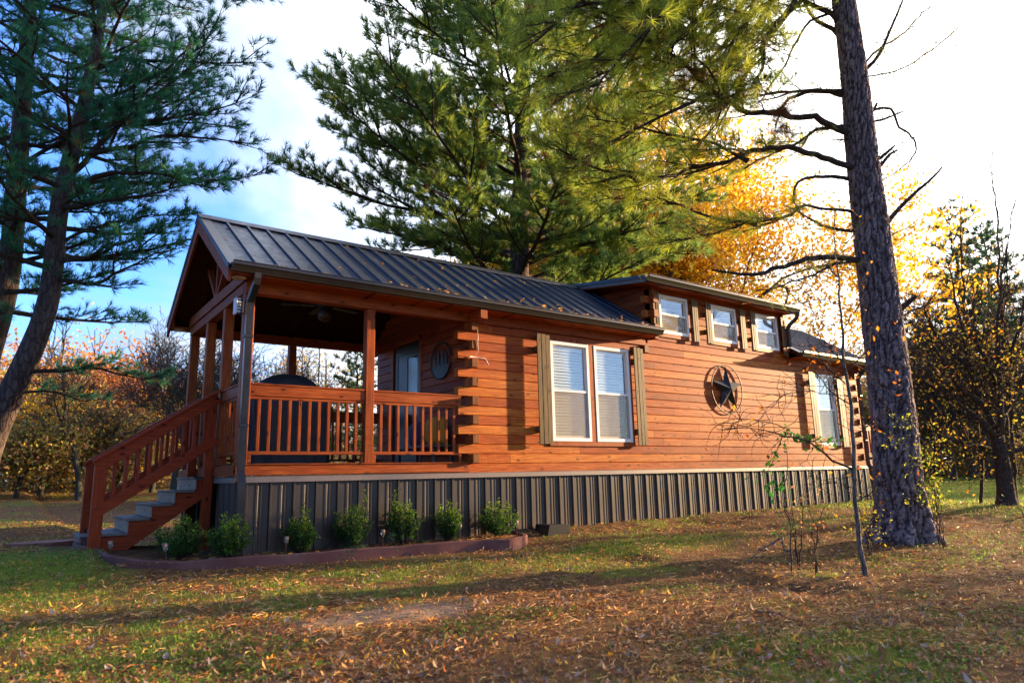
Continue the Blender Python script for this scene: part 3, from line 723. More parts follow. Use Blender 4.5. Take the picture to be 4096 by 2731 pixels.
# ceiling fan
e=empty('ceiling_fan',(1.65,1.615,3.0),'dark ceiling fan with a glass light under the porch roof','ceiling fan')
m=MB(); m.tube([(1.65,1.615,3.62),(1.65,1.615,2.75)],.02,8); m.lathe([(.0,2.80),(.07,2.80),(.13,2.74),(.13,2.66),(.09,2.62),(0,2.62)],20,(1.65,1.615,0)); obj('motor',m,M['black'],e,True)
m=MB()
for i in range(5):
    a=i*2*PI/5+.3; dx,dy=math.cos(a),math.sin(a); m.obox((1.65+dx*.14,1.615+dy*.14,2.69),(1.65+dx*.66,1.615+dy*.66,2.69),.12,.01)
obj('fan_blade',m,M['wood_dark'],e)
m=MB(); m.lathe([(0,2.43),(.03,2.435),(.09,2.47),(.115,2.52),(.105,2.58),(.06,2.62)],20,(1.65,1.615,0)); obj('lamp_shade',m,M['fanlamp'],e,True)
# covered grill
def grill():
    e=empty('covered_grill',(1.02,1.3,.163),'large grill under a black fabric cover on the porch','grill')
    m=MB(); nz,nt=26,64; V=[]
    for i in range(nz):
        t=i/(nz-1)
        if t<.62: z=.17+t/.62*.98; w=.62-.0*t; dd=.33; 
        else:
            q=(t-.62)/.38; z=1.15+.33*math.sin(q*PI/2); s=math.cos(q*PI/2)**.7 if q<1 else 0.; w=.40*s+.10*(1-q)*s; dd=.30*s
            if q<.12: w=.62-(.62-.5)*q/.12
        for j in range(nt):
            a=2*PI*j/nt; ca,sa=math.cos(a),math.sin(a); ex=.55
            fx=abs(ca)**ex*(1 if ca>0 else -1); fy=abs(sa)**ex*(1 if sa>0 else -1)
            fold=1+.030*math.sin(a*13+t*2)*(1-t)+.02*math.sin(a*7+t*9)
            V.append((1.02+w*fx*fold-.02,1.3+dd*fy*fold,z+.012*math.sin(a*9+t*11)))
    i=np.arange(nz-1)[:,None]*nt; j=np.arange(nt)[None]; m.add(V,np.stack([i+j,i+(j+1)%nt,i+nt+(j+1)%nt,i+nt+j],-1).reshape(-1,4)); obj('cover',m,M['cover'],e,True)
grill()
def cushion(name,c,sx,sy,sz,mat,label,rz):
    n=18; u=np.linspace(-1,1,n); U_,V_=np.meshgrid(u,u); pts=[];f=[]
    T=(1-np.abs(U_)**4)*(1-np.abs(V_)**4)
    for s in (-1,1): pts.append(np.stack([U_*sx*(1-.1*V_**2),s*sy*T**.6,V_*sz*(1-.1*U_**2)],-1).reshape(-1,3))
    i=np.arange(n-1)[:,None]*n+np.arange(n-1)[None]; q=np.stack([i,i+1,i+n+1,i+n],-1).reshape(-1,4)
    v=np.concatenate(pts); ca,sa=math.cos(rz),math.sin(rz); v=np.stack([v[:,0]*ca-v[:,1]*sa,v[:,0]*sa+v[:,1]*ca,v[:,2]],-1)+np.array(c)
    m=MB(); m.add(v,np.concatenate([q,q+n*n])); return tag(obj(name,m,M[mat],None,True,c),label,'cushion')
e=empty('porch_bench',(3.05,.95,.163),'low dark wooden bench holding cushions against the porch wall','bench')
m=MB(); m.box(2.86,3.28,.25,1.5,.40,.44,.005); obj('seat',m,M['wood_dark'],e)
for y in (.32,1.42):
    for x in (2.90,3.22): m=MB(); m.box(x-.02,x+.02,y-.02,y+.02,.165,.399); obj('leg',m,M['wood_dark'],e)
cushion('cushion',(3.10,.58,.66),.24,.09,.22,'yellow','yellow cushion leaning on the porch wall behind the rails',PI/2+.15)
cushion('cushion',(3.08,1.15,.64),.26,.09,.20,'blue','dark blue cushion beside the yellow one on the porch',PI/2-.1)
# drain box and stepping stone
m=MB(); m.prism([(3.90+.55,-.97),(3.90+1.02,-.97),(3.90+.98,-.80),(3.90+.60,-.79)],1,-.42,-.08); o=obj('drain_box',m,M['drain'],None,False,(4.68,-.25,-.95)); tag(o,'low black plastic box on the ground against the skirting','box')
g=at(100,1250,9.2); m=MB(); n=9; zz=float(gz(g[0],g[1]))
th=np.linspace(0,2*PI,n,endpoint=False); m.prism([(g[0]+.42*math.cos(t)*(1+.1*math.sin(3*t)),g[1]+.27*math.sin(t)) for t in th],2,zz-.03,zz+.05); tag(obj('stepping_stone',m,M['brick'],None,False,(g[0],g[1],zz)),'flat red brown slab lying in the weeds left of the stairs','slab')
m=MB(); m.box(-1.43,-.97,1.30,2.20,-1.0,-.68,.012); tag(obj('landing_slab',m,M['brick'],None,False,(-1.35,1.5,-1.1)),'red brown masonry landing at the foot of the stairs','slab')
m=MB(); m.box(-1.44,-1.302,1.29,2.21,-.679,-.655,.004); o=obj('landing_top',m,M['tread'],bpy.data.objects['landing_slab'])
# ---- planting bed edging
def edging():
    def on(u,v,z):
        d=CF+CR*(u-2048)/F_PX-CU*(v-1365.5)/F_PX; t=(z-C0[2])/d[2]; return C0+d*t
    zt=-.878
    px=[(383,2125),(385,2165),(392,2192),(430,2218),(480,2231),(600,2240),(720,2242),(900,2231),(1200,2210),(1370,2198),(1621,2179),(1753,2170),(1923,2157),(2040,2152),(2085,2146),(2103,2139),(2095,2131),(2071,2127),(2046,2121)]
    zs=[-.74,-.76,-.78,-.80,-.83,-.86]+[zt]*13; pts=np.array([on(u,v,q) for (u,v),q in zip(px,zs)])
    pts[0]=(-1.46,1.5,-.73); pts[1]=(-1.45,1.15,-.745)
    # smooth resample
    t=np.r_[0,np.cumsum(np.linalg.norm(np.diff(pts,axis=0),axis=1))]; s=np.linspace(0,t[-1],150); Q=np.stack([np.interp(s,t,pts[:,k]) for k in range(3)],-1)
    for _ in range(3): Q[1:-1]=(Q[:-2]+2*Q[1:-1]+Q[2:])/4
    T=np.gradient(Q,axis=0); T/=np.linalg.norm(T,axis=1)[:,None]; N=np.stack([-T[:,1],T[:,0],0*T[:,0]],-1)
    Q[:,2]+=.006*np.sin(s*5)+.004*np.sin(s*13)
    pr=[(-.026,-.30),(-.03,-.012),(-.02,0),(.02,0),(.028,-.012),(.026,-.30)]; n=len(pr); v=[]
    for q,nn in zip(Q,N):
        for a,b in pr: v.append(q+nn*a+np.array([0,0,b]))
    m=MB(); f=[(j*n+i,j*n+i+1,(j+1)*n+i+1,(j+1)*n+i) for j in range(len(Q)-1) for i in range(n-1)]; m.add(v,f); m.ng.append(list(range(n))); m.ng.append([len(v)-n+i for i in range(n)])
    t_=NT('edging_concrete'); vv=t_.obj(); nz=t_.noise(vv,2.2,5); nf=t_.noise(vv,26,5,.8)
    c=t_.ramp(nz,[(.3,(.14,.050,.040)),(.55,(.20,.085,.068)),(.75,(.27,.15,.12))]); c=t_.mix(t_.n('MapRange',{0:nf,1:.6,2:.7,3:0.,4:.5}).outputs[0],c,(.12,.06,.045))
    zz=t_.n('SeparateXYZ',{0:vv}).outputs[2]; c=t_.mix(t_.n('MapRange',{0:t_.math('ADD',zz,t_.math('MULTIPLY',nz,.06)),1:-.13,2:-.07,3:.6,4:0.}).outputs[0],c,(.13,.085,.055))
    o=obj('garden_edging',m,t_.done(t_.pbr(c,.85,t_.bump(nf,.5,.004),0,.2)),None,False,(1.,-.9,-.925)); tag(o,'curved low red brown edging wall round the planting bed by the porch','edging')
    # bed soil
    m=MB(); inner=Q-N*.0; n=len(Q); v=[];back=[]
    for q in Q: v.append((q[0],q[1],q[2]-.035)); 
    for q in Q: v.append((max(.02,min(q[0],4.2)),max(q[1],-.012) if q[0]>.02 else max(q[1]+.2,.9),-.90))
    f=[(j,j+1,n+j+1,n+j) for j in range(n-1)]; m.add(v,f); o=obj('bed_soil',m,bpy.data.materials['leafy_ground']); tag(o,'bare brown soil and litter inside the planting bed','soil',kind='structure'); return Q
EDGE=edging()
# ------------------------------------------------------------------ vegetation tools
def unit(v): return v/(np.linalg.norm(v,axis=-1,keepdims=True)+1e-9)
def smooth_path(P,n,wig=0.,rg=rng):
    P=np.array(P,float); t=np.r_[0,np.cumsum(np.linalg.norm(np.diff(P,axis=0),axis=1))]; s=np.linspace(0,t[-1],n)
    Q=np.stack([np.interp(s,t,P[:,k]) for k in range(3)],-1)
    for _ in range(2): Q[1:-1]=(Q[:-2]+2*Q[1:-1]+Q[2:])/4
    if wig:
        w=np.cumsum(rg.normal(0,1,(n,3)),axis=0)*wig/math.sqrt(n)*t[-1]*.1; w-=np.linspace(0,1,n)[:,None]*w[-1]; Q=Q+w
    return Q
def sticks(mb,A,B,ra,rb,k=3,col=None):
    """many thin tapered twigs at once"""
    A=np.asarray(A);B=np.asarray(B);n=len(A)
    if n==0: return
    T=unit(B-A); ref=np.where(np.abs(T[:,2:])<.8,np.array([[0,0,1.]]),np.array([[1.,0,0]])); U=unit(np.cross(T,ref)); V=np.cross(T,U)
    th=np.arange(k)*2*PI/k; ring=U[:,None]*np.cos(th)[None,:,None]+V[:,None]*np.sin(th)[None,:,None]
    ra=np.broadcast_to(ra,(n,))[:,None,None]; rb=np.broadcast_to(rb,(n,))[:,None,None]
    v=np.concatenate([A[:,None]+ring*ra,B[:,None]+ring*rb],1).reshape(-1,3)
    o=np.arange(n)[:,None]*2*k; j=np.arange(k)[None]; j2=(j+1)%k
    mb.add(v,np.stack([o+j,o+j2,o+k+j2,o+k+j],-1).reshape(-1,4),col=col)
def needles(mb,P,D,n,L,w,spread,c0,c1,rg,shoot=.12,dead=0.):
    """brushes of long needles: P tip positions, D directions"""
    N=len(P)
    if not N: return
    P=np.repeat(P,n,0); D=np.repeat(D,n,0); m=len(P)
    base=P-D*(rg.random((m,1))**1.3*shoot)
    d=unit(D*.75+unit(rg.normal(0,1,(m,3)))*spread); ln=L*(.7+.5*rg.random((m,1)))
    tip=base+d*ln; tip[:,2]-=.018*rg.random(m)
    s=unit(np.cross(d,rg.normal(0,1,(m,3))))*w
    k=np.repeat(rg.random((N,1)),n,0)*.8+rg.random((m,1))*.2
    c=np.array(c0)*(1-k)+np.array(c1)*k
    if dead: dm=np.repeat(rg.random((N,1))<dead,n,0); c=np.where(dm,np.array([.20,.085,.03]),c)
    v=np.stack([base-s,base+s,tip],1).reshape(-1,3); mb.add(v,np.arange(3*m).reshape(-1,3),col=np.repeat(c,3,0))
def leaves(mb,P,size,cols,rg,flat=0.,asp=.55,down=0.):
    """folded diamond leaves"""
    N=len(P)
    if not N: return
    d=unit(rg.normal(0,1,(N,3))*np.array([1,1,1-flat])+np.array([0,0,-down])); s=unit(np.cross(d,rg.normal(0,1,(N,3))+np.array([0,0,flat*3]))); nn=np.cross(d,s)
    sz=size*(.6+.7*rg.random((N,1))); a=P; b=P+d*sz*.45+s*sz*asp*.5+nn*sz*.08; c=P+d*sz; e=P+d*sz*.45-s*sz*asp*.5+nn*sz*.08
    cols=np.array(cols); c_=cols[rg.integers(0,len(cols),N)]*(.75+.5*rg.random((N,1)))
    v=np.stack([a,b,c,e],1).reshape(-1,3); i=np.arange(N)[:,None]*4
    mb.add(v,np.concatenate([i+np.array([[0,1,2]]),i+np.array([[0,2,3]])]),col=np.repeat(c_,4,0))
def clothe(bk,nd,limbs,rg,sp2=.26,sp3=.15,t0=.22,nn=22,L=.17,w=.0032,c0=(.02,.06,.03),c1=(.06,.13,.03),dead=0.,l2=.34,fall=.0,k3=1.,colfn=None,up=.25,twr=.006,dens=1.):
    """secondary twigs and needle brushes along the limbs"""
    TP=[];TD=[];SA=[];SB=[]
    for Pth,r0 in limbs:
        seg=np.linalg.norm(np.diff(Pth,axis=0),axis=1); cum=np.r_[0,np.cumsum(seg)]; Lb=cum[-1]
        s=t0*Lb; side=1
        while s<Lb:
            t=s/Lb; p=np.array([np.interp(s,cum,Pth[:,k]) for k in range(3)]); i=min(len(Pth)-2,max(0,np.searchsorted(cum,s)-1)); d=unit(Pth[i+1]-Pth[i])
            h=unit(np.cross(d,[0,0,1.])); side=-side
            l=(.22+l2*min(Lb,6.)*(1-t)**.8*.45*(.5+.9*rg.random()))
            dr=unit(d*(.45+.5*t)+h*side*(.75+.3*rg.random())+np.array([0,0,up*(rg.random()*1.6-.3)]))
            m=4; q=[p]
            for k in range(m): dr=unit(dr+d*.10+np.array([0,0,.07-fall])+rg.normal(0,.10,3)); q.append(q[-1]+dr*l/m)
            q=np.array(q); rr=max(.004,min(.018,r0*.28*(1-t)+.005)); bk.tube(q,np.linspace(rr,.003,len(q)),4,False)
            n3=max(1,int(l/sp3*k3))
            for a in np.linspace(.30,1,n3+1)[:-1]+rg.random(n3)*.1:
                b=q[0]+0; f=min(.999,a)*m; j=int(f); b=q[j]+(q[j+1]-q[j])*(f-j); dd=unit(q[j+1]-q[j])
                d3=unit(dd*.7+unit(rg.normal(0,1,3))*.65+np.array([0,0,.32-fall])); e=b+d3*(.08+.16*rg.random())
                SA.append(b);SB.append(e);TP.append(e);TD.append(unit(d3+np.array([0,0,.15-fall])))
            TP.append(q[-1]);TD.append(unit(q[-1]-q[-2]))
            s+=sp2*(.6+.8*rg.random())
        TP.append(Pth[-1]);TD.append(unit(Pth[-1]-Pth[-2]))
    if SA: sticks(bk,np.array(SA),np.array(SB),.0042,.003)
    TP=np.array(TP);TD=np.array(TD)
    if dens<1: k=rg.random(len(TP))<dens; TP=TP[k];TD=TD[k]
    needles(nd,TP,TD,nn,L,w,.55,c0,c1,rg,dead=dead)
    return len(TP)
def sublimbs(br,limbs,rg,n=5,frac=.42,t0=.25,tmin=2.2,up=.15):
    out=[]
    for Q,r in limbs:
        seg=np.linalg.norm(np.diff(Q,axis=0),axis=1); L=seg.sum()
        if L<tmin: continue
        side=1 if rg.random()<.5 else -1
        for t in np.linspace(t0,.86,max(2,int(n*L/5.+.5))):
            t=min(.92,t+rg.normal(0,.03)); f=t*(len(Q)-1); i=min(len(Q)-2,int(f)); p=Q[i]+(Q[i+1]-Q[i])*(f-i); d=unit(Q[i+1]-Q[i]); h=unit(np.cross(d,[0,0,1.]))*side; side=-side
            l=L*frac*(1.08-.75*t)*(.75+.5*rg.random()); dr=unit(d*.85+h*(.75+.3*rg.random())+np.array([0,0,up*(rg.random()*2-.6)])); q=[p]
            for k in range(7): dr=unit(dr+d*.07+rg.normal(0,.07,3)+np.array([0,0,.03])); q.append(q[-1]+dr*l/7)
            q=np.array(q); rr=r*(.50-.3*t)+.006; br.tube(q,np.linspace(rr,.005,8),5,False); out.append((q,rr))
    return out
def limb(p,az,el,L,r,curve,rg,n=10,wig=.9):
    """a limb leaving the trunk at azimuth az (0=+x), elevation el, curving by curve over its length"""
    q=[np.array(p,float)]; 
    for k in range(n):
        e=el+curve*(k/n); a=az+rg.normal(0,.07)*wig; az=a; q.append(q[-1]+np.array([math.cos(a)*math.cos(e),math.sin(a)*math.cos(e),math.sin(e)+rg.normal(0,.05)*wig])*L/n)
    return np.array(q)
def build_tree(name,label,cat,bk,nd,base,barkm='bark',leafm='needle',group=None,leafname='needles',extra=None,kind=None):
    e=empty(name,tuple(float(a) for a in base),label,cat,group)
    obj('trunk',bk[0],M[barkm],e,True)
    if len(bk)>1 and bk[1].n: obj('branches',bk[1],M['twig' if barkm in('bark','bigbark') else barkm],e,True)
    if nd is not None and nd.n: obj(leafname,nd,M[leafm],e)
    return e
# ------------------------------------------------------------------ big pine behind the cabin
def pine_mid():
    rg=np.random.default_rng(21)
    b=np.array([8.0,4.9,-.9]); tp=[b,(8.0,4.87,2.),(8.02,4.86,5.),(8.15,4.75,8.),(8.2,4.7,10.5),(8.42,4.56,13.),(8.5,4.5,16.),(8.5,4.5,19.5)]
    T=smooth_path(tp,40); zz=T[:,2]; R=np.interp(zz,[-.9,0,5,8,10.5,13,16,19.5],[.36,.29,.255,.225,.18,.13,.09,.02])
    bk=MB(); bk.tube(T,R,14); br=MB(); nd=MB(); limbs=[]; z=4.0; az=0.
    def tr(z): return np.array([np.interp(z,zz,T[:,0]),np.interp(z,zz,T[:,1]),z])
    # hand-set lower limbs (pixel guides at the tree's distance)
    for pts,r in [([(1188,612),(1130,560),(1060,520),(980,505),(880,470),(790,430),(720,395),(655,372)],.085),
                  ([(1188,555),(1120,500),(1040,475),(960,440),(880,395),(810,350)],.07),
                  ([(1192,598),(1120,590),(1030,560),(950,560),(880,580)],.05),
                  ([(1200,560),(1270,520),(1350,500),(1430,475),(1520,470)],.06),
                  ([(1200,610),(1280,595),(1370,540),(1460,500),(1560,470),(1650,462)],.06),
                  ([(1195,640),(1290,618),(1400,600),(1510,590),(1600,575)],.045),
                  ([(1190,500),(1110,430),(1060,340),(990,260),(930,190)],.075),
                  ([(1190,430),(1110,370),(1010,310),(900,270),(800,230),(720,200)],.06)]:
        P=np.array([at(u,v,17.+rg.normal(0,.15)-i*.25*(1 if r!=.06 else -.4)) for i,(u,v) in enumerate(pts)])
        P[0]=tr(P[0][2]); limbs.append((smooth_path(P,12,.5,rg),r))
    i=0
    while z<18.8:
        f=(z-4)/14.8; Lr=6.1*(1-.10*f) if z<13 else 6.1*(1-.1*.6)*(19.6-z)/6.6+.4
        if z<5.5: Lr*=.85
        az+=2.4; el=.06+.40*f+rg.normal(0,.12)
        p=tr(z); r=.028+.05*(1-f); limbs.append((limb(p,az,el,Lr*(.72+.36*rg.random()),r,.28+.15*f,rg,11),r)); z+=.145+.05*rg.random(); i+=1
    for P,r in limbs: br.tube(P,np.linspace(r,.006,len(P)),6,False)
    limbs+=sublimbs(br,limbs,rg)
    print('mid tufts',clothe(br,nd,limbs,rg,sp2=.18,sp3=.078,t0=.15,nn=22,L=.21,w=.0078,c0=(.050,.18,.075),c1=(.40,.48,.06),dead=.02,l2=.30))
    build_tree('pine_tree','tall full pine rising behind the cabin roof, its trunk left of the dormer','tree',[bk,br],nd,(8.0,4.9,-.9))
pine_mid()
# ------------------------------------------------------------------ two pines at the left
def pine_left():
    for which in (0,1):
        rg=np.random.default_rng(41+which)
        if which==0:
            g=[(-40,1040),(-15,985),(45,865),(108,720),(124,620),(130,500),(150,410),(172,330),(195,240),(218,120),(240,0)]; hd=13.
            rr=[.27,.25,.22,.19,.18,.17,.16,.15,.13,.11,.09]
        else:
            g=[(-62,1000),(-45,860),(8,700),(26,600),(34,470),(42,370),(52,250),(60,120),(72,0)]; hd=14.
            rr=[.26,.25,.22,.21,.20,.19,.17,.15,.12]
        P=np.array([at(u,v,hd) for u,v in g]); b=P[0].copy(); b[2]=float(gz(b[0],b[1]))-.1; b[0]-=.1
        top=P[-1]+(P[-1]-P[-3])*.9+np.array([0,0,1.2]); tip=top+np.array([.1,0,2.6])
        P=np.vstack([b,P,top,tip]); R=np.array([.34]+rr+[.06,.015]); T=smooth_path(P,48); zz=T[:,2]; R=np.interp(zz,P[:,2],R)
        bk=MB(); bk.tube(T,R,12); br=MB(); nd=MB(); limbs=[]
        def tr(z): return np.array([np.interp(z,zz,T[:,0]),np.interp(z,zz,T[:,1]),z])
        if which==0:
            G=[([(130,495),(200,430),(280,398),(370,405),(440,425),(520,430)],.06,-.2),([(165,372),(230,350),(310,340),(400,300),(480,318),(575,330)],.06,-.1),
               ([(150,420),(250,300),(330,240),(390,190),(450,120),(505,60)],.07,.1),([(124,640),(180,655),(250,640),(330,600),(400,560)],.05,-.1),
               ([(105,860),(150,850),(210,855),(270,862),(330,868),(372,880)],.05,.2),([(75,905),(130,905),(190,925),(250,915)],.03,.2),([(133,600),(200,590),(300,560),(380,520),(440,505)],.04,0),
               ([(180,300),(260,290),(340,280),(430,270),(545,290)],.05,.2),([(190,270),(300,190),(400,150),(470,90),(490,30)],.05,.1),([(128,560),(220,520),(330,500),(430,490)],.04,.3)]
            for pts,r,dz in G:
                Q=np.array([at(u,v,hd+dz*i) for i,(u,v) in enumerate(pts)]); Q[0]=tr(Q[0][2]); limbs.append((smooth_path(Q,12,.4,rg),r))
        z=(4.2 if which==0 else 3.4); az=1.+which; zt=T[-1,2]
        while z<zt-.3:
            f=(z-3.4)/(zt-3.4); az+=2.4; Lr=(4.2 if which==0 else 4.6)*min(1,(zt-z)/5+.1)*(.65+.4*rg.random()); el=.02+.45*f+rg.normal(0,.12)
            if z<5.5: Lr*=.75
            p=tr(z); r=.02+.045*(1-f); limbs.append((limb(p,az,el,Lr,r,.3,rg,10),r)); z+=.18+.07*rg.random()
        for Pp,r in limbs: br.tube(Pp,np.linspace(r,.006,len(Pp)),6,False)
        limbs+=sublimbs(br,limbs,rg)
        print('left tufts',clothe(br,nd,limbs,rg,sp2=.22,sp3=.11,t0=.16,nn=21,L=.19,w=.0060,c0=(.022,.15,.095),c1=(.07,.27,.10),l2=.32,dead=.01))
        build_tree('pine_tree',['leaning pine at the left with its trunk bending up beside the porch stairs','straight pine at the far left edge behind the leaning one'][which],'tree',[bk,br],nd,tuple(b))
pine_left()
# ------------------------------------------------------------------ near pine at the right
def cells(U,V,nu,seed):
    """cellular pattern: distance difference (edge) and a cell value, wrapped in U over nu cells"""
    iu=np.floor(U);iv=np.floor(V); f1=np.full(U.shape,9.);f2=np.full(U.shape,9.); cv=np.zeros(U.shape)
    for du in (-1,0,1):
        for dv in (-1,0,1):
            cu=iu+du;cw=iv+dv; a=_h(np.mod(cu,nu),cw,seed); b=_h(np.mod(cu,nu),cw,seed+5)
            d=np.hypot(cu+.15+.7*a-U,cw+.15+.7*b-V); m=d<f1; f2=np.where(m,f1,np.minimum(f2,d)); cv=np.where(m,_h(np.mod(cu,nu),cw,seed+9),cv); f1=np.where(m,d,f1)
    return f2-f1,cv
def pine_right():
    rg=np.random.default_rng(5); HD=9.55
    g=[(2070,1222,.42),(2072,1205,.385),(2072,1180,.345),(2068,1150,.325),(2062,1100,.308),(2055,1000,.295),(2045,900,.282),(2034,800,.272),(2022,700,.262),(2010,600,.252),(1998,500,.242),(1985,400,.228),(1974,300,.212),(1965,200,.196),(1952,100,.182),(1938,0,.170)]
    P=np.array([at(u,v,HD) for u,v,_ in g]); R=np.array([q[2] for q in g])
    P=np.vstack([P[0]-np.array([0,0,.35]),P,P[-1]+[(.02),0,3.],P[-1]+np.array([.06,.02,6.5])]); R=np.r_[.52,R,.10,.015]
    n=620; z=np.linspace(P[0,2],P[-1,2],n); z=np.concatenate([np.linspace(P[0,2],7.4,560),np.linspace(7.45,P[-1,2],60)]); n=len(z)
    X=np.interp(z,P[:,2],P[:,0]);Y=np.interp(z,P[:,2],P[:,1]);Rr=np.interp(z,P[:,2],R)
    k=128; th=np.arange(k)*2*PI/k; TH,ZZ=np.meshgrid(th,z); 
    wob=fbm(TH/2/PI*6,ZZ*1.2,3,2)-.5
    nu=19; cx_,sy_=np.cos(TH),np.sin(TH); wp=fbm(cx_*1.6+7,sy_*1.6+ZZ*2.2,8,4)-.5; wq=fbm(cx_*5+3,sy_*5+ZZ*7.,4,4)-.5
    U=TH/2/PI*nu+1.5*wp+.9*wq; V=ZZ/.30+2.2*(fbm(cx_*3,sy_*3+ZZ*1.3,14,3)-.5)+1.1*wq
    e,cv=cells(U,V,nu,3); e2,cv2=cells(U*1.+.9*wq,V*3.3+2*wp,nu,9); e=np.minimum(e,e2*1.1+.10)
    plate=sst(.0,.34,e); rough=sst(0,.3,e2)
    flare=1+.13*np.cos(TH*5+.8)*np.exp(-(ZZ-P[1,2])/.28)*(ZZ>-9)
    flare=np.clip(flare,.8,1.35)
    sc=np.clip(Rr/.27,.45,1.2)[:,None]
    D=Rr[:,None]*flare*(1+.05*wob)-.032*sc*(1-plate)+.006*sc*(rough-.5)+.008*sc*(cv-.5)+.004*(fbm(TH*8,ZZ*14,6,3)-.5)
    v=np.stack([X[:,None]+D*np.cos(TH),Y[:,None]+D*np.sin(TH),ZZ],-1).reshape(-1,3)
    pl=np.clip(plate*.8+.2*rough*plate,0,1)[...,None]; tint=(cv*.6+cv2*.4)[...,None]
    c=(np.array([.040,.026,.026])*(1-pl)+(np.array([.20,.150,.148])*(1-tint)+np.array([.35,.27,.255])*tint)*pl).reshape(-1,3)
    i=np.arange(n-1)[:,None]*k; j=np.arange(k)[None]; f=np.stack([i+j,i+(j+1)%k,i+k+(j+1)%k,i+k+j],-1).reshape(-1,4)
    bk=MB(); bk.add(v,f,col=c)
    def tr(zq): return np.array([np.interp(zq,z,X),np.interp(zq,z,Y),zq])
    br=MB(); nd=MB(); live=[]; bare=[]
    def L(pts,r,dh=0.,alive=0,r1=.006,wig=.3,snap=True,h0=0.):
        Q=np.array([at(u,v,HD+h0+dh*i) for i,(u,v) in enumerate(pts)])
        if snap: q0=tr(Q[0][2]); Q[0]=q0+(unit(Q[1]-q0))*.08
        Q=smooth_path(Q,max(10,len(pts)*3),wig,rg); rad=np.linspace(1,0,len(Q))**.8*(r-r1)+r1; rad[0]*=1.5; br.tube(Q,rad,8); (live if alive else bare).append((Q,r)); return Q
    L([(1945,68),(1905,30),(1860,8),(1800,-25),(1700,-60)],.045,-.05,1); L([(1948,100),(1915,70),(1870,40),(1845,10),(1830,-20)],.04,.1)
    L([(1885,20),(1850,55),(1815,120),(1790,165),(1765,200),(1740,240)],.024,.05,2)
    L([(1945,238),(1905,212),(1860,208),(1825,222),(1800,240),(1790,262),(1780,300)],.05,.1); L([(1870,210),(1810,205),(1740,215),(1660,222),(1600,230)],.028,-.1,1)
    L([(1962,322),(1920,292),(1870,275),(1800,268),(1730,262),(1680,240),(1640,208),(1600,175),(1560,155),(1500,108),(1430,62),(1350,15),(1290,-20)],.052,-.08,1)
    L([(1950,290),(1905,292),(1860,305),(1830,330),(1780,350),(1740,370),(1690,395)],.034,.12,1)
    L([(1972,408),(1920,375),(1870,352),(1820,342),(1770,348),(1720,370),(1660,392),(1610,408),(1550,412),(1450,402),(1370,385),(1300,350),(1240,330)],.048,-.08,1)
    L([(1965,418),(1910,408),(1860,412),(1828,428),(1820,460),(1835,490),(1850,505)],.034,.05)
    L([(1968,492),(1920,485),(1860,482),(1800,500),(1740,520),(1660,540),(1580,555),(1500,562)],.026,-.02,1)
    L([(1972,535),(1930,530),(1890,515),(1850,490),(1800,470)],.03,.15); 
    L([(1980,604),(1940,590),(1890,585),(1840,592),(1790,608),(1740,615),(1690,628),(1635,620)],.046,-.06,0,.016)
    L([(1690,628),(1620,650),(1560,665),(1500,668)][:0] or [(1980,610),(1920,612),(1870,640),(1800,660),(1740,668)],.02,-.1)
    # broken and dead limbs on the right side
    L([(1990,182),(2012,140),(2040,80),(2062,30),(2078,-10)],.03,0,0,.012,.05); L([(1992,178),(2040,168),(2085,152),(2130,120),(2170,90),(2210,55)],.013,.02,0,.005,.1)
    L([(1985,165),(2010,130),(2050,100),(2090,70),(2120,30),(2140,5)],.022,.2,2)
    L([(1996,278),(2006,255),(2015,236)],.032,-.05,0,.016,0); L([(2000,285),(2030,275),(2077,255)],.02,.05,0,.01,0)
    L([(2002,250),(2030,243),(2058,248),(2062,285),(2088,305),(2105,325),(2112,348),(2090,375),(2060,400),(2030,412)],.024,.1,2,.006)
    L([(2008,385),(2020,365),(2055,335)],.03,-.03,0,.014,0); L([(2010,400),(2020,385),(2045,352),(2062,345)],.034,.0,0,.014,0)
    L([(2024,535),(2040,505),(2070,470),(2110,435),(2140,410),(2163,385)],.038,-.02,0,.012,.1); L([(2026,545),(2040,520),(2048,500)],.03,.0,0,.012,0)
    L([(2052,745),(2064,715),(2085,695),(2105,680)],.05,-.03,0,.03,0); L([(2060,742),(2095,715),(2130,700),(2185,680)],.02,.1,0,.006)
    L([(2036,560),(2050,545),(2075,530),(2100,520)],.012,.2,2)
    for a,b_ in (((2045,760),(2035,700)),((2075,905),(2035,915)),((1995,420),(2030,400)),((1950,320),(1900,322))): L([a,b_],.014,-.1,0,.005,0)
    # collars where limbs leave the trunk
    zq=7.6; az=2.
    while zq<13.:
        az+=2.4; f=(zq-7.6)/5.6; live.append((limb(tr(zq),az,.25+.3*f,(3.8-2.6*f)*(.7+.4*rg.random()),.03,.25,rg,9),.03)); br.tube(live[-1][0],np.linspace(.035,.006,len(live[-1][0])),6); zq+=.30
    # long needle-hung limbs reaching left above the roof from beyond the top of the picture
    L([(1942,-60),(1860,-90),(1760,-60),(1660,0),(1560,60),(1450,120),(1350,190),(1260,250)],.048,-.05,1)
    L([(1942,-120),(1820,-150),(1700,-130),(1580,-60),(1480,10),(1380,60),(1270,100)],.048,.05,1)
    L([(1945,-30),(1850,-40),(1760,20),(1700,80),(1640,130),(1560,210),(1460,260),(1360,300),(1270,300)],.045,.10,1)
    L([(1942,-160),(1800,-220),(1650,-180),(1500,-90),(1380,-20),(1290,30)],.048,.0,1)
    L([(1942,-200),(1800,-260),(1650,-240),(1520,-190),(1420,-100),(1330,-60),(1220,-20)],.048,-.12,1)
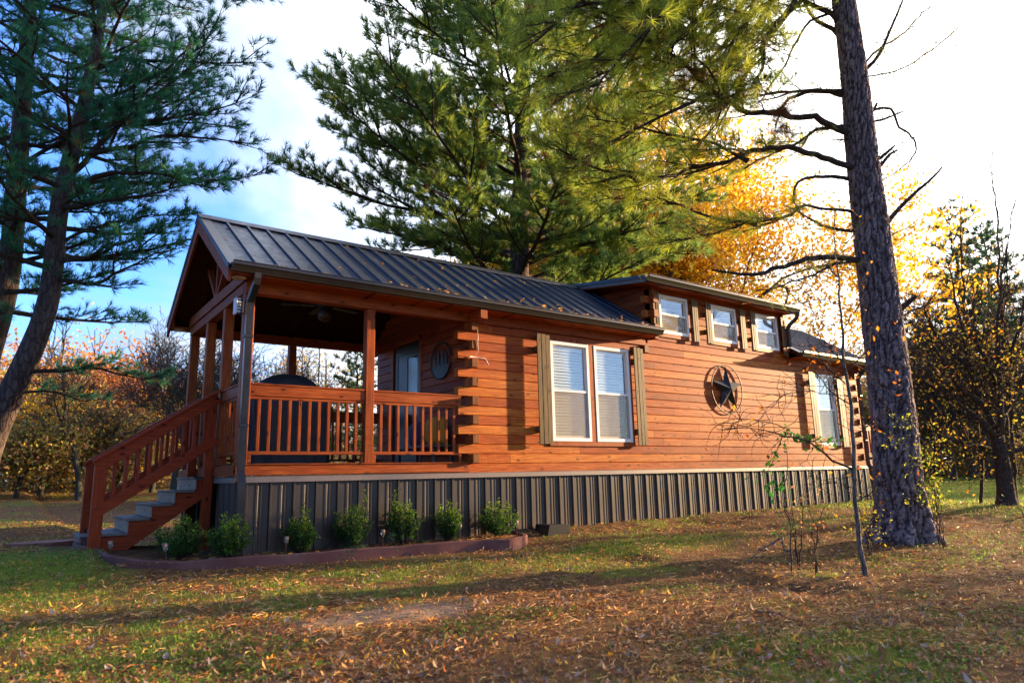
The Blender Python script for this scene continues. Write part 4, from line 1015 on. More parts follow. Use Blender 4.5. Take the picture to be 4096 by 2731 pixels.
    for i in range(9):
        u1=1180+520*rg.random(); v1=-60+430*rg.random()**1.2; u0=1938; v0=-260+230*rg.random(); k=.45+.2*rg.random()
        L([(u0,v0),(u0+(u1-u0)*.3,v0-20+(v1-v0)*.10),(u0+(u1-u0)*k,v0+(v1-v0)*.38),(u0+(u1-u0)*.82,v0+(v1-v0)*.78),(u1,v1)],.045,rg.normal(0,.22),1,.005,.6)
    L([(1720,370),(1620,330),(1520,300),(1420,290),(1330,260)],.026,-.05,1,.005,.3,False,-.4)
    L([(1640,208),(1560,250),(1470,290),(1380,340),(1300,400)],.028,-.08,1,.005,.3,False,-.8)
    L([(1740,520),(1640,500),(1540,460),(1440,450),(1350,470)],.026,.1,1,.005,.3,False,-.1)
    long_=[l for l in live if l[1] in (.048,.052,.045,.028,.034,.026,.05)]; small=[l for l in live if l[1] not in (.048,.052,.045,.028,.034,.026,.05)]
    sub=sublimbs(br,long_,rg,7,.30,.36,1.4,.05)
    print('near tufts',clothe(br,nd,long_+sub,rg,sp2=.17,sp3=.10,t0=.30,nn=22,L=.21,w=.0034,c0=(.20,.29,.03),c1=(.56,.60,.06),dead=.08,l2=.30,up=.1,fall=.05))
    clothe(br,nd,small,rg,sp2=.25,sp3=.22,t0=.5,nn=14,L=.13,w=.0021,c0=(.05,.09,.02),c1=(.12,.16,.03),dead=.25,l2=.2,dens=.8)
    # bare curly twigs
    for Q,r in bare+long_:
        for q in range(int(22+34*(r>.04))):
            t=.15+.85*rg.random(); i=int(t*(len(Q)-1)); d=unit(rg.normal(0,1,3)*np.array([1,1,.6])+np.array([0,0,-.35])); p=Q[i]; pts=[p]; l=.10+.42*rg.random()
            for s in range(6): d=unit(d+rg.normal(0,.35,3)+np.array([0,0,.12])); pts.append(pts[-1]+d*l/5)
            br.tube(np.array(pts),np.linspace(.0045,.002,7),3,False)
    for Q,r in bare[:8]+long_[:10]:
        if Q[0][2]>7.6: continue
        n_=44; idx=rg.integers(3,len(Q),n_); PP=Q[idx]+rg.normal(0,.16,(n_,3)); needles(nd,PP,unit(rg.normal(0,1,(n_,3))+np.array([0,0,.3])),14,.13,.0026,.7,(.16,.22,.03),(.36,.38,.05),rg,dead=.2); sticks(br,Q[idx],PP,.003,.0015)
    # hanging clump of dead needles caught in a fork
    for (u,v,w_) in ((1575,162,.16),(1600,178,.12),(1795,300,.10),(1797,255,.06)):
        c_=at(u,v,HD-.5); nP=c_+rg.normal(0,1,(60,3))*w_*np.array([1,1,.45]); needles(nd,nP,unit(rg.normal(0,1,(60,3))+np.array([0,0,-1.])),14,.15,.002,.8,(.13,.05,.022),(.20,.085,.035),rg)
    e=empty('pine_tree',(float(X[0]),float(Y[0]),-.95),'thick rough barked pine with bare limbs standing in front of the cabin at right','tree')
    obj('trunk',bk,M['bigbark'],e,True); obj('branches',br,M['twig'],e,True); obj('needles',nd,M['needle'],e)
    return tr
TR3=pine_right()
# ------------------------------------------------------------------ broadleaf generator
def decid(rg,H,spread,trunk_r,levels=4,lean=(0,0),split=(3,4),first=.32,upw=.35,minr=.006,base=(0,0,0)):
    """returns (trunk MB, branch MB, tip points); twisty forking tree"""
    tk=MB(); br=MB(); tips=[]; SA=[];SB=[];RA=[];RB=[]
    def grow(p,d,l,r,lev):
        n=6 if lev<2 else 4; q=[p]; 
        for k in range(n): d=unit(d+rg.normal(0,.13+.03*lev,3)+np.array([0,0,upw*.10])); q.append(q[-1]+d*l/n)
        q=np.array(q); r1=max(minr,r*.62)
        if lev==0: tk.tube(q,np.linspace(r*1.25,r1,len(q)),10)
        elif lev<=2: br.tube(q,np.linspace(r,r1,len(q)),6 if lev==1 else 5,False)
        else:
            for a,b,ra,rb in zip(q[:-1],q[1:],np.linspace(r,r1,len(q))[:-1],np.linspace(r,r1,len(q))[1:]): SA.append(a);SB.append(b);RA.append(ra);RB.append(rb)
        if lev>=levels: tips.extend([q[-1],q[2]]); return
        for c in range(rg.integers(split[0],split[1]+1)):
            t=.45+.55*(c+rg.random())/split[1] if lev else .55+.45*(c+rg.random()*.5)/split[1]; i=min(n,int(t*n)); pp=q[i]
            a=unit(rg.normal(0,1,3)); a=unit(a-np.dot(a,d)*d); nd_=unit(d*(.75)+a*spread+np.array([0,0,upw*.3])); grow(pp,nd_,l*(.62+.2*rg.random()),r1*(.62+.15*rg.random()),lev+1)
        grow(q[-1],unit(d+rg.normal(0,.2,3)),l*.7,r1*.8,lev+1)
    grow(np.array(base,float),unit(np.array([lean[0],lean[1],1.])),H*first,trunk_r,0)
    if SA: sticks(br,np.array(SA),np.array(SB),np.array(RA),np.array(RB))
    return tk,br,np.array(tips)
def leafcloud(nd,tips,n,sig,size,cols,rg,**k):
    if len(tips)==0: return
    P=tips[rg.integers(0,len(tips),n)]+rg.normal(0,sig,(n,3)); leaves(nd,P,size,cols,rg,**k)
YEL=[(.82,.50,.02),(.88,.58,.03),(.76,.42,.015),(.62,.30,.012),(.85,.56,.05)]
ORG=[(.62,.24,.06),(.52,.19,.06),(.66,.30,.09),(.44,.19,.08)]
OLV=[(.34,.35,.08),(.48,.40,.08),(.26,.29,.08),(.60,.42,.06)]
BRN=[(.46,.25,.12),(.36,.21,.11),(.54,.31,.14)]
def yellow_tree():
    rg=np.random.default_rng(9); b=at(1740,1090,27.); b[2]=-.8
    tk,br,tips=decid(rg,29,.85,.32,5,(-.12,0.05),(3,4),.24,.22,.009,b)
    nd=MB(); leafcloud(nd,tips,110000,.34,.19,YEL,rg)
    build_tree('hickory_tree','large golden yellow leafed tree glowing behind the dormer and the pines','tree',[tk,br],nd,tuple(b),'mossbark','leaf',None,'foliage')
    rg=np.random.default_rng(19); b=at(1340,1090,31.); b[2]=-.7
    tk,br,tips=decid(rg,19,.8,.26,5,(.05,0.0),(3,4),.26,.25,.009,b)
    nd=MB(); leafcloud(nd,tips,70000,.32,.19,YEL,rg)
    build_tree('autumn_tree','golden tree seen between the lower pine limbs left of the dormer','tree',[tk,br],nd,tuple(b),'mossbark','leaf',None,'foliage')
yellow_tree()
def low_gold():
    rg=np.random.default_rng(29); b=at(1150,1090,33.); b[2]=-.7
    tk,br,tips=decid(rg,16,.85,.22,5,(.05,0.0),(3,4),.28,.22,.009,b); nd=MB(); leafcloud(nd,tips,46000,.32,.19,YEL,rg)
    build_tree('autumn_tree','golden tree glimpsed low beside the middle pine trunk just above the roof ridge','tree',[tk,br],nd,tuple(b),'mossbark','leaf',None,'foliage')
low_gold()
# ------------------------------------------------------------------ background trees
def protos():
    out={}
    def mk(key,seed,H,spread,r,cols,n,size,barkm,name,lv=4,sig=.5,base=.30,upw=.35):
        rg=np.random.default_rng(seed); tk,br,tips=decid(rg,H,spread,r,lv,(.03,0),(3,4),base,upw,.012)
        nd=MB()
        if n: leafcloud(nd,tips,n,sig,size,cols,rg)
        e=empty(name,(0,0,0),'x','tree'); obj('trunk',tk,M[barkm],e,True); obj('branches',br,M[barkm],e,True)
        if n: obj('foliage',nd,M['leaf'],e)
        out[key]=e
    mk('bare',101,11,.75,.15,None,0,0,'palebark','bare_tree',5)
    mk('bare2',102,12,.6,.13,BRN,260,.14,'mossbark','bare_tree',5)
    mk('orange',103,9.5,.85,.15,ORG,5200,.26,'mossbark','autumn_tree',4,.6)
    mk('yellow',104,8.,.9,.13,YEL[:3]+OLV[:2]+BRN[:1],4600,.24,'mossbark','autumn_tree',4,.6)
    mk('olive',105,7,.9,.12,OLV+BRN,5200,.24,'mossbark','leafy_tree',4,.6)
    mk('rust',106,8.5,.8,.14,BRN+ORG,3600,.24,'mossbark','autumn_tree',4,.6)
    # far pine
    rg=np.random.default_rng(107); bk=MB();T=smooth_path([(0,0,0),(.1,0,4),(0,.1,9),(0,0,14)],24,.2,rg); bk.tube(T,np.linspace(.22,.02,24),8); br=MB();nd=MB();limbs=[];z=3.;az=0
    while z<13.6:
        az+=2.4; f=(z-3)/10.6; l=limb((0,0,z),az,.1+.3*f,(3.4*(1-f)**.6+.5)*(.7+.5*rg.random()),.05,.25,rg,8); limbs.append((l,.05)); br.tube(l,np.linspace(.05,.01,len(l)),4,False); z+=.22
    limbs+=sublimbs(br,limbs,rg,4,.4,.25,1.6); clothe(br,nd,limbs,rg,sp2=.30,sp3=.15,t0=.15,nn=16,L=.32,w=.020,c0=(.03,.09,.045),c1=(.08,.17,.06),l2=.34)
    e=empty('pine_tree',(0,0,0),'x','tree'); obj('trunk',bk,M['bark'],e,True); obj('branches',br,M['twig'],e,True); obj('needles',nd,M['needle'],e); out['pine']=e
    return out
PR=protos(); used=set()
def place(key,u,hd,s,label,group=None,rz=None,uu=None,xy=None,dz=-.1):
    if xy is None: p=at(u,1100,hd); x,y=p[0],p[1]
    else: x,y=xy
    o=PR[key] if key not in used else copy_tree(PR[key]); used.add(key)
    o.location=(x,y,float(gz(x,y))+dz); o.rotation_euler=(0,0,rz if rz is not None else (u*1.7)%6.28); o.scale=(s,s,s)
    o['label']=label
    if group: o['group']=group
    elif 'group' in o.keys(): del o['group']
    return o
GL='autumn trees in the woods left of the cabin'; GR='trees in the woods right of the big trunk'; GB='bare trees behind the porch'
TXT={'bare':'pale leafless tree','bare2':'thin tree with a few brown leaves left','orange':'orange leafed tree','yellow':'yellow leafed tree','olive':'green and yellow leafed tree','rust':'rust brown leafed tree','pine':'dark green pine'}
for k,u,hd,s in [(a_,b_,c_,d_*1.22) for a_,b_,c_,d_ in [('rust',-60,40,1.05),('orange',30,46,1.15),('yellow',95,36,.85),('rust',150,44,1.),('bare2',185,30,.8),('orange',230,42,1.1),('olive',265,34,.7),('orange',320,50,1.15),('yellow',350,38,.8),('rust',400,46,.95),('bare',430,30,.85),
                 ('olive',40,30,.6),('yellow',190,50,1.),('olive',120,52,.9),('orange',-120,48,1.2),('yellow',-20,33,.8),('rust',290,56,1.)]]:
    place(k,u,hd,s,TXT[k]+' in the woods left of the stairs',GL)
for k,u,hd,s in [('bare2',395,24,.8),('bare',490,30,.95),('bare2',610,27,.8),('bare',700,36,1.0),('rust',760,56,.75),('orange',860,58,.75),('rust',500,58,.7),('yellow',620,56,.6)]:
    place(k,u,hd,s,TXT[k]+' behind the porch',GB)
place('pine',815,36,.62,'small dark pine seen through the porch opening beside the middle post')
place('pine',2268,36,1.08,'tall dark pine above the woods at the right edge'); place('pine',2352,38,1.06,'dark pine partly cut by the right edge of the picture',None,2.)
place('pine',2160,58,1.0,'distant dark pine just right of the big trunk',None,4.)
for k,u,hd,s in [(a_,b_,c_,d_*1.38) for a_,b_,c_,d_ in [('rust',2040,52,.9),('olive',1960,46,.9),('olive',1990,40,.8),('olive',2120,46,.9),('rust',2165,52,.85),('bare2',2190,34,.8),('olive',2225,54,1.),('bare',2240,38,.9),('bare',2300,34,.9),('olive',2335,42,.8),('rust',2370,46,.9),('rust',2130,62,1.1),('olive',2290,60,1.1),('bare2',2100,36,.85),('rust',2200,60,1.1),('yellow',2145,42,.8),('yellow',2255,50,.9)]]:
    place(k,u,hd,s,TXT[k]+' in the woods right of the big trunk',GR)
# unseen trees added beyond the right edge to shade the yard
for i,(x,y,s,k) in enumerate([(25,-10.9,.52,'pine'),(28,-12.8,.6,'pine'),(22,-11.3,.42,'olive'),(30,-15.5,.7,'olive'),(33,-14.,.75,'yellow'),(26,-15.,.7,'pine'),(24,-14.2,.6,'rust'),(31,-11.6,.55,'olive'),(24.5,-1.0,.42,'olive'),(38,-20,.9,'rust'),(19,-11.9,.4,'olive')]):
    place(k,0,0,s,TXT[k]+' added beyond the right edge for its shade','unseen trees added to shade the yard',i*1.3,None,(x,y))
# far woods: one mass
def far_woods():
    rg=np.random.default_rng(77); m=MB(); n=240
    az=rg.uniform(-.25,1.6,n); R=rg.uniform(60,92,n); x=C0[0]+R*np.sin(az); y=C0[1]+R*np.cos(az); z=gz(x,y); h=rg.uniform(9,15,n)
    A=np.stack([x,y,z-.3],-1); B=A+np.stack([rg.normal(0,.6,n),rg.normal(0,.6,n),h],-1); sticks(m,A,B,rg.uniform(.10,.2,n),.03,5,col=(.06,.05,.04))
    A2=[];B2=[]
    for i in range(n):
        for k in range(12):
            t=.25+.7*rg.random(); p=A[i]+(B[i]-A[i])*t; d=unit(rg.normal(0,1,3)+np.array([0,0,.6])); A2.append(p);B2.append(p+d*(1.2+2.2*rg.random()))
    sticks(m,np.array(A2),np.array(B2),.045,.012,3,col=(.075,.06,.045))
    nl=52000; a_=rg.uniform(-.25,1.6,nl); r_=rg.uniform(50,66,nl); xx=C0[0]+r_*np.sin(a_); yy=C0[1]+r_*np.cos(a_); hh=gz(xx,yy)+rg.random(nl)**1.5*(1.2+2.6*fbm(a_*22,r_*.12,17,3))
    leaves(m,np.stack([xx,yy,hh],-1),.36,[(.36,.26,.11),(.46,.32,.11),(.28,.28,.10),(.44,.24,.11),(.24,.25,.10)],rg)
    B2=np.array(B2); N=95000; P=B2[rg.integers(0,len(B2),N)]+rg.normal(0,.75,(N,3)); P[:,2]*=(.6+.4*rg.random(N)); P[:,2]=np.maximum(P[:,2],-.2)
    leaves(m,P,.34,[(.52,.33,.14),(.60,.40,.14),(.42,.36,.14),(.66,.46,.12),(.46,.29,.13),(.36,.36,.14)],rg)  # leaf colours lightened to put the distance haze into them
    o=obj('far_woods',m,M['leaf'],None); tag(o,'haze-tinted brown and gold woods closing the view behind the yard','woods',kind='stuff')
far_woods()
# ------------------------------------------------------------------ small plants
def shrub(u,v,hgt,wid,seed,label,tall=None):
    rg=np.random.default_rng(seed); b=None
    d=CF+CR*(u-2048)/F_PX-CU*(v-1365.5)/F_PX; t=(-.30-C0[1]+(0 if u>900 else .45))/d[1]; b=C0+d*t; b[2]=-.905; hgt*=1.0*(.88+.25*rg.random()); wid*=.98+.3*rg.random()
    e=empty('evergreen_shrub',tuple(float(a) for a in b),label,'shrub','clipped evergreen shrubs in the planting bed')
    st=MB(); TP=[];
    for i in range(46):
        a=rg.random()*2*PI; o=rg.random()**.5; tip=b+np.array([math.cos(a)*wid*.5*o,math.sin(a)*wid*.5*o,hgt*(1.02-.42*o**2.2)*(.78+.32*rg.random())])
        if tall and i<3: tip=b+np.array([tall[0]+rg.normal(0,.02),tall[1],hgt*(1.22+.08*i)])
        base=b+np.array([math.cos(a)*.03,math.sin(a)*.03,0]); mid=(base+tip)/2+np.array([math.cos(a),math.sin(a),0])*wid*.10*o+rg.normal(0,.01,3)
        q=smooth_path([base,mid,tip],7); st.tube(q,np.linspace(.006,.0015,7),4,False)
        for k in range(2,7): 
            TP.append((q[k],unit(q[min(6,k+1)]-q[k-1])))
            if rg.random()<.75:
                d_=unit(unit(rg.normal(0,1,3))*.8+np.array([0,0,.6])); e2=q[k]+d_*(.04+.05*rg.random()); st.tube([q[k],e2],[.002,.001],3,False); TP+= [(e2,d_),((q[k]+e2)/2,d_)]
    lf=MB(); P=np.array([p for p,_ in TP]); N=3600; idx=rg.integers(0,len(P),N); PP=P[idx]+rg.normal(0,.014,(N,3)); PP[:,2]=np.maximum(PP[:,2],b[2]+.03)
    hi=(PP[:,2]-b[2])/hgt; new=rg.random(N)<np.clip(hi-.45,0,.6)  # lighter upper leaves put the sunlit tips into the colour
    leaves(lf,PP[~new],.026,[(.045,.13,.018),(.035,.10,.015),(.07,.16,.02)],rg,asp=.7); leaves(lf,PP[new],.024,[(.22,.34,.025),(.32,.42,.03),(.14,.26,.02)],rg,asp=.7)
    obj('stems',st,M['twig'],e); obj('foliage',lf,M['leaf'],e)
shrub(722,2200,.42,.46,1,'dark shrub under the open stairs in the planting bed')
shrub(915,2208,.46,.42,2,'rounded shrub right at the foot of the corner downspout')
shrub(1200,2192,.42,.34,3,'thin ragged shrub with gaps, first one right of the downspout',(.05,0))
shrub(1408,2176,.42,.42,4,'shrub with one tall shoot on its right, behind the spilling vine',(.17,0))
shrub(1612,2164,.46,.42,5,'bushy shrub with two upright tufts, third right of the downspout',(-.13,0))
shrub(1793,2156,.44,.38,6,'compact shrub second from the far end of the planting bed')
shrub(1995,2150,.42,.48,7,'wide shrub at the rounded right end of the planting bed')
def solar(u,v,lean,label,yy=None):
    d=CF+CR*(u-2048)/F_PX-CU*(v-1365.5)/F_PX; t=((yy if yy is not None else -.42)-C0[1])/d[1]; b=C0+d*t; b[2]=-.90
    e=empty('solar_light',tuple(float(a) for a in b),label,'garden light','small solar stake lights along the planting bed')
    def tilt(mb):
        for i,v_ in enumerate(mb.v): w_=v_-b; v_=b+np.stack([w_[:,0]+w_[:,2]*lean,w_[:,1],w_[:,2]],-1); mb.v[i]=v_
        return mb
    m=MB(); m.lathe([(.0,-.08),(.006,-.06),(.0065,.125),(.012,.13),(0,.132)],8,b); obj('stake',tilt(m),M['steel'],e,True)
    m=MB(); m.lathe([(.010,.131),(.020,.137),(.026,.155),(.028,.180)],14,b); obj('glass_jar',tilt(m),M['jar'],e,True)
    m=MB(); m.lathe([(.0285,.178),(.031,.178),(.031,.207),(.027,.212),(0,.213)],16,b); obj('cap',tilt(m),M['steel'],e)
def jar():
    t=NT('clear_plastic'); g=t.n('BsdfGlossy',{'Roughness':.12}); tr=t.n('BsdfTransparent',{'Color':(.75,.8,.75,1)}); df=t.n('BsdfDiffuse',{'Color':(.5,.5,.45,1)})
    a=t.n('MixShader',{0:.3,1:tr.outputs[0],2:df.outputs[0]}); return t.done(t.n('MixShader',{0:.25,1:a.outputs[0],2:g.outputs[0]}).outputs[0])
M['jar']=jar()
for a in ((441,2205,0.,'solar stake light beside the bottom stair post',.70),(668,2238,-.16,'tilted solar stake light, brightest one, at the front curve of the edging',-.2),(1142,2216,.02,'solar stake light beside the thin ragged shrub'),(1530,2185,.0,'solar stake light between the third and fourth shrubs right of the downspout'),(1838,2160,.02,'solar stake light beside the compact shrub'),(2068,2146,-.04,'solar stake light at the rounded end of the edging')): solar(*a)
# grass-like clumps and spilling weeds
def onz(u,v,z):
    d=CF+CR*(u-2048)/F_PX-CU*(v-1365.5)/F_PX; return C0+d*((z-C0[2])/d[2])
def clump(u,v,label,seed,n=70,L=.20,cols=((.10,.17,.06),(.16,.21,.08),(.20,.20,.09)),name='strap_leaf_plant',cat='plant'):
    rg=np.random.default_rng(seed); b=onz(u,v,-.90); m=MB()
    for i in range(n):
        a=rg.random()*2*PI; l=L*(.5+.8*rg.random()); o=np.array([math.cos(a),math.sin(a),0]); p=b+o*.03*rg.random(); q=[]
        for k in range(6):
            t=k/5; q.append(p+o*l*.8*t+np.array([0,0,l*(.95*t-1.1*t*t)*(1 if rg.random()<2 else 1)]))
        q=np.array(q); s=np.cross(o,[0,0,1.])*.0055; w_=np.array([1,1.1,1,.8,.5,.05])[:,None]; c=np.array(cols[rg.integers(0,len(cols))])
        v_=np.concatenate([q-s*w_,q+s*w_]); m.add(v_,[(k,k+1,7+k,6+k) for k in range(5)],col=c)
    e=obj(name,m,M['grass'],None,False,tuple(float(x) for x in b)); tag(e,label,cat)
clump(1420,2192,'pale striped strap leafed plant spilling over the edging below the tall shoot',1,80,.22)
clump(600,2222,'dry drooping strap leafed plant behind the front curve of the edging',2,60,.20,((.28,.22,.10),(.20,.18,.08),(.12,.15,.06)))
clump(1690,2168,'small strap leafed tuft between two shrubs near the bed end',3,24,.14)
clump(500,2215,'dead straw coloured leaf tuft near the bottom stair post',4,40,.22,((.34,.24,.13),(.26,.18,.10)))
def weedvine(pts,label,seed,n,size,cols,name='trailing_weed',cat='weed'):
    rg=np.random.default_rng(seed); Q=smooth_path(pts,12,.6,rg); st=MB(); st.tube(Q,np.linspace(.004,.0015,12),4,False); lf=MB()
    P=Q[rg.integers(0,12,n)]+rg.normal(0,size*.9,(n,3)); leaves(lf,P,size,cols,rg,flat=.4,asp=.6)
    e=empty(name,tuple(float(a) for a in Q[0]),label,cat); obj('stem',st,M['twig'],e); obj('foliage',lf,M['leaf'],e)
BG=[(.05,.16,.07),(.07,.20,.08),(.04,.12,.05)]
weedvine([onz(870,2215,-.90),onz(810,2212,-.86)-np.array([0,.05,0]),onz(770,2245,-.93),onz(755,2270,-.98)],'blue green weed creeping over the edging below the corner post',5,60,.028,BG)
weedvine([onz(1430,2190,-.90),onz(1392,2200,-.85),onz(1380,2232,-.93),onz(1400,2250,-.97)],'blue green weed hanging over the edging beside the striped plant',6,70,.03,BG)
weedvine([onz(1590,2190,-.90),onz(1565,2150,-.80),onz(1550,2130,-.68)],'upright weed with paired leaves left of the bushy shrub',7,40,.03,BG)
# ---- saplings
def path_at(pts,hd): return np.array([at(u,v,hd+(d[0] if d else 0)) for u,v,*d in pts])
def sapling():
    rg=np.random.default_rng(31); hd=7.35
    g=[(1987,1302),(1982,1260),(1975,1200),(1968,1140),(1962,1080),(1958,1000),(1955,940),(1945,880),(1935,830),(1938,780),(1936,720),(1928,640),(1925,560),(1915,480)]
    P=path_at(g,hd); P[0,2]=float(gz(P[0,0],P[0,1]))-.05; tk=MB(); Q=smooth_path(P,60,.12,rg); tk.tube(Q,np.interp(np.linspace(0,1,60),[0,.05,.4,1],[.033,.025,.020,.004]),9)
    br=MB(); lf=MB(); ends=[]
    def B(pts,r,tw=6,bent=.3):
        q=smooth_path(path_at(pts,hd),14,.5,rg); br.tube(q,np.linspace(r,.002,14),5,False)
        for i in range(tw*2):
            t=.15+.85*rg.random(); p=q[int(t*13)]; d=unit(rg.normal(0,1,3)+np.array([0,0,.15])); pp=[p]; l=.08+.30*rg.random()
            for s in range(5): d=unit(d+rg.normal(0,.28,3)); pp.append(pp[-1]+d*l/4)
            br.tube(np.array(pp),np.linspace(.0045,.0022,6),3,False); ends.extend([pp[-1],pp[3]])
    B([(1962,1082),(1920,1050),(1880,1018),(1830,995),(1780,985),(1720,990),(1650,985)],.014,16); B([(1800,985),(1740,970),(1690,965),(1630,975)],.006,10)
    B([(1955,940),(1925,915),(1890,860),(1850,845),(1800,850)],.009,9); B([(1936,830),(1900,800),(1870,760),(1850,730)],.008,9); B([(1940,850),(1970,830),(1990,800),(1998,780)],.008,8)
    B([(1945,880),(1905,850),(1878,800),(1850,780)],.008,8); B([(1935,760),(1965,720),(1985,690),(1990,640)],.007,8); B([(1930,700),(1890,680),(1840,690),(1790,700)],.007,10); B([(1928,640),(1890,600),(1850,590)],.005,7)
    B([(1958,1010),(1985,990),(2010,960),(2040,950)],.006,7); B([(1926,580),(1960,540),(1975,500)],.004,6); B([(1948,910),(1880,905),(1820,900),(1760,905)],.006,12); B([(1940,860),(2000,850),(2060,845),(2120,842)],.005,10)
    B([(1970,1150),(2000,1130),(2040,1110),(2090,1100)],.006,8); B([(1965,1120),(1930,1110),(1890,1105),(1850,1090)],.005,8)
    E_=np.array(ends); k=rg.integers(0,len(E_),190); leaves(lf,E_[k]+rg.normal(0,.03,(190,3)),.058,[(.62,.24,.02),(.55,.16,.02),(.66,.34,.03),(.42,.14,.03)],rg,down=.6)
    b=tuple(float(a) for a in Q[0]); e=empty('sapling',b,'slender leaning sapling with a few orange leaves in front of the far window','young tree')
    obj('trunk',tk,M['palebark'],e,True); obj('branches',br,M['twig'],e,True); obj('foliage',lf,M['leaf'],e)
sapling()
def bush(base_uv,hd,stems,leafc,nleaf,size,label,seed,name='young_tree',cat='young tree',tw=8,r0=.010,lz=.2,sig=.05,lrange=(.3,1.)):
    rg=np.random.default_rng(seed); st=MB(); lf=MB(); ends=[]; b=at(*base_uv,hd); b[2]=float(gz(b[0],b[1]))
    for pts in stems:
        q=np.array([b-np.array([0,0,.03])]+[at(u,v,hd+rg.normal(0,.05)) for u,v in pts]); q=smooth_path(q,14,.5,rg); st.tube(q,np.linspace(r0,.002,14),5,False)
        for i in range(tw):
            t=lrange[0]+(lrange[1]-lrange[0])*rg.random(); p=q[int(t*13)]; d=unit(rg.normal(0,1,3)+np.array([0,0,lz])); pp=[p]; l=.06+.20*rg.random()
            for s in range(4): d=unit(d+rg.normal(0,.25,3)); pp.append(pp[-1]+d*l/4)
            st.tube(np.array(pp),np.linspace(.0025,.001,5),3,False); ends+=[pp[-1],pp[3],pp[2]]
    E_=np.array(ends)
    if nleaf: leaves(lf,E_[rg.integers(0,len(E_),nleaf)]+rg.normal(0,sig,(nleaf,3)),size,leafc,rg,flat=.3,asp=.6,down=.3)
    e=empty(name,tuple(float(a) for a in b),label,cat); obj('stems',st,M['twig'],e,True)
    if nleaf: obj('foliage',lf,M['leaf'],e)
GRN=[(.05,.19,.03),(.08,.26,.03),(.035,.13,.025)]
bush((1812,1262),7.6,[[(1810,1180),(1802,1100),(1806,1040),(1812,1000),(1800,985)]],GRN,40,.05,'thin green leafed sapling standing in front of the far end of the skirting',51,tw=8)
def greenleaves():
    rg=np.random.default_rng(52); lf=MB(); st=MB(); P=[]
    for pts,n in (([(1800,990),(1830,1000),(1862,1010),(1890,1022),(1912,1012)],64),([(1800,1000),(1790,1030),(1775,1075),(1755,1090),(1735,1095)],26),([(1806,1100),(1790,1115),(1770,1120)],18)):
        q=smooth_path(path_at(pts,7.55),10,.3,rg); st.tube(q,np.linspace(.005,.002,10),4,False); P.append(q[rg.integers(0,10,n)]+rg.normal(0,.035,(n,3)))
    leaves(lf,np.concatenate(P),.072,GRN,rg,flat=.35,asp=.62,down=.5); p=bpy.data.objects['young_tree']; obj('side_shoots',st,M['twig'],p); obj('foliage',lf,M['leaf'],p)
greenleaves()
bush((1870,1290),7.5,[[(1868,1240),(1862,1190),(1850,1140)],[(1875,1230),(1885,1180),(1900,1140)],[(1868,1250),(1860,1215)]],ORG,26,.04,'reddish leafless bush standing between the green sapling and the leaning one',53,'twiggy_bush','bush',14)
bush((1828,1240),7.9,[[(1822,1190),(1815,1140)],[(1835,1180),(1850,1130),(1870,1100)],[(1820,1200),(1795,1160),(1770,1135)]],GRN+ORG,50,.035,'low scrubby bush with small green and orange leaves at the green sapling base',54,'twiggy_bush','bush',12)
bush((1995,1262),8.6,[[(1985,1220),(1975,1180),(1965,1140)],[(2000,1220),(1998,1170),(2005,1120)],[(1990,1230),(1970,1210),(1950,1190)],[(1998,1200),(2010,1160)]],[(.55,.42,.03),(.60,.48,.05),(.42,.38,.03)],150,.040,'yellow leafed bush against the left foot of the big pine trunk',55,'yellow_bush','bush',16,.006)
bush((2165,1232),8.9,[[(2150,1160),(2130,1100),(2100,1030),(2060,1000),(2020,1005)],[(2150,1150),(2120,1090),(2080,1060)],[(2160,1170),(2145,1120),(2110,1130),(2080,1150)],[(2155,1100),(2120,980),(2085,950),(2050,960)],[(2165,1180),(2150,1060),(2135,1010)]],[(.34,.42,.03),(.48,.50,.04),(.24,.34,.03),(.56,.52,.04)],300,.045,'arching shrub with yellow green leaves hanging across the big pine trunk',56,'arching_shrub','shrub',26,.006,.0,.022,(.45,1.))
bush((2380,1230),8.5,[[(2350,1180),(2320,1150),(2280,1160)],[(2360,1170),(2330,1190),(2300,1200)],[(2370,1100),(2335,1040),(2310,1000)]],GRN,14,.04,'thin bare arching stems at the right edge of the lawn',57,'bare_shrub','shrub',14,.007)
bush((2150,1180),10.8,[[(2145,1130),(2140,1060)],[(2155,1120),(2160,1050),(2150,1010)]],[(.40,.34,.04),(.5,.3,.03)],60,.05,'wispy yellow leafed stems just right of the big pine trunk',58,'wispy_shrub','shrub',12,.005)
# tall bare saplings and the dark forked tree at the right edge
def bare_sapling(g,hd,label,seed,r=.035,fork=None):
    rg=np.random.default_rng(seed); tk=MB();br=MB(); P=path_at(g,hd); b=P[0].copy(); b[2]=float(gz(b[0],b[1]))-.05; P=np.vstack([b,P]); Q=smooth_path(P,40,.16,rg); tk.tube(Q,np.linspace(r,.006,40),7)
    for i in range(46):
        t=.25+.75*rg.random(); f=t*39; p=Q[int(f)]; l=(1.6*(1-t)+.35)*(.5+.8*rg.random()); d=unit(rg.normal(0,.55,3)+np.array([0,0,1.])); q=[p]
        for k in range(8): d=unit(d+rg.normal(0,.10,3)+np.array([0,0,.05])); q.append(q[-1]+d*l/8)
        br.tube(np.array(q),np.linspace(.009*(1-t)+.005,.0025,9),4,False)
        for k in range(4):
            pp=q[2+k]; d2=unit(d+rg.normal(0,.5,3)); br.tube([pp,pp+d2*l*.2,pp+d2*l*.38+np.array([0,0,.05])],[.004,.003,.002],3,False)
    e=empty('bare_sapling',tuple(float(a) for a in b),label,'young tree'); obj('trunk',tk,M['twig'],e,True); obj('branches',br,M['twig'],e,True)
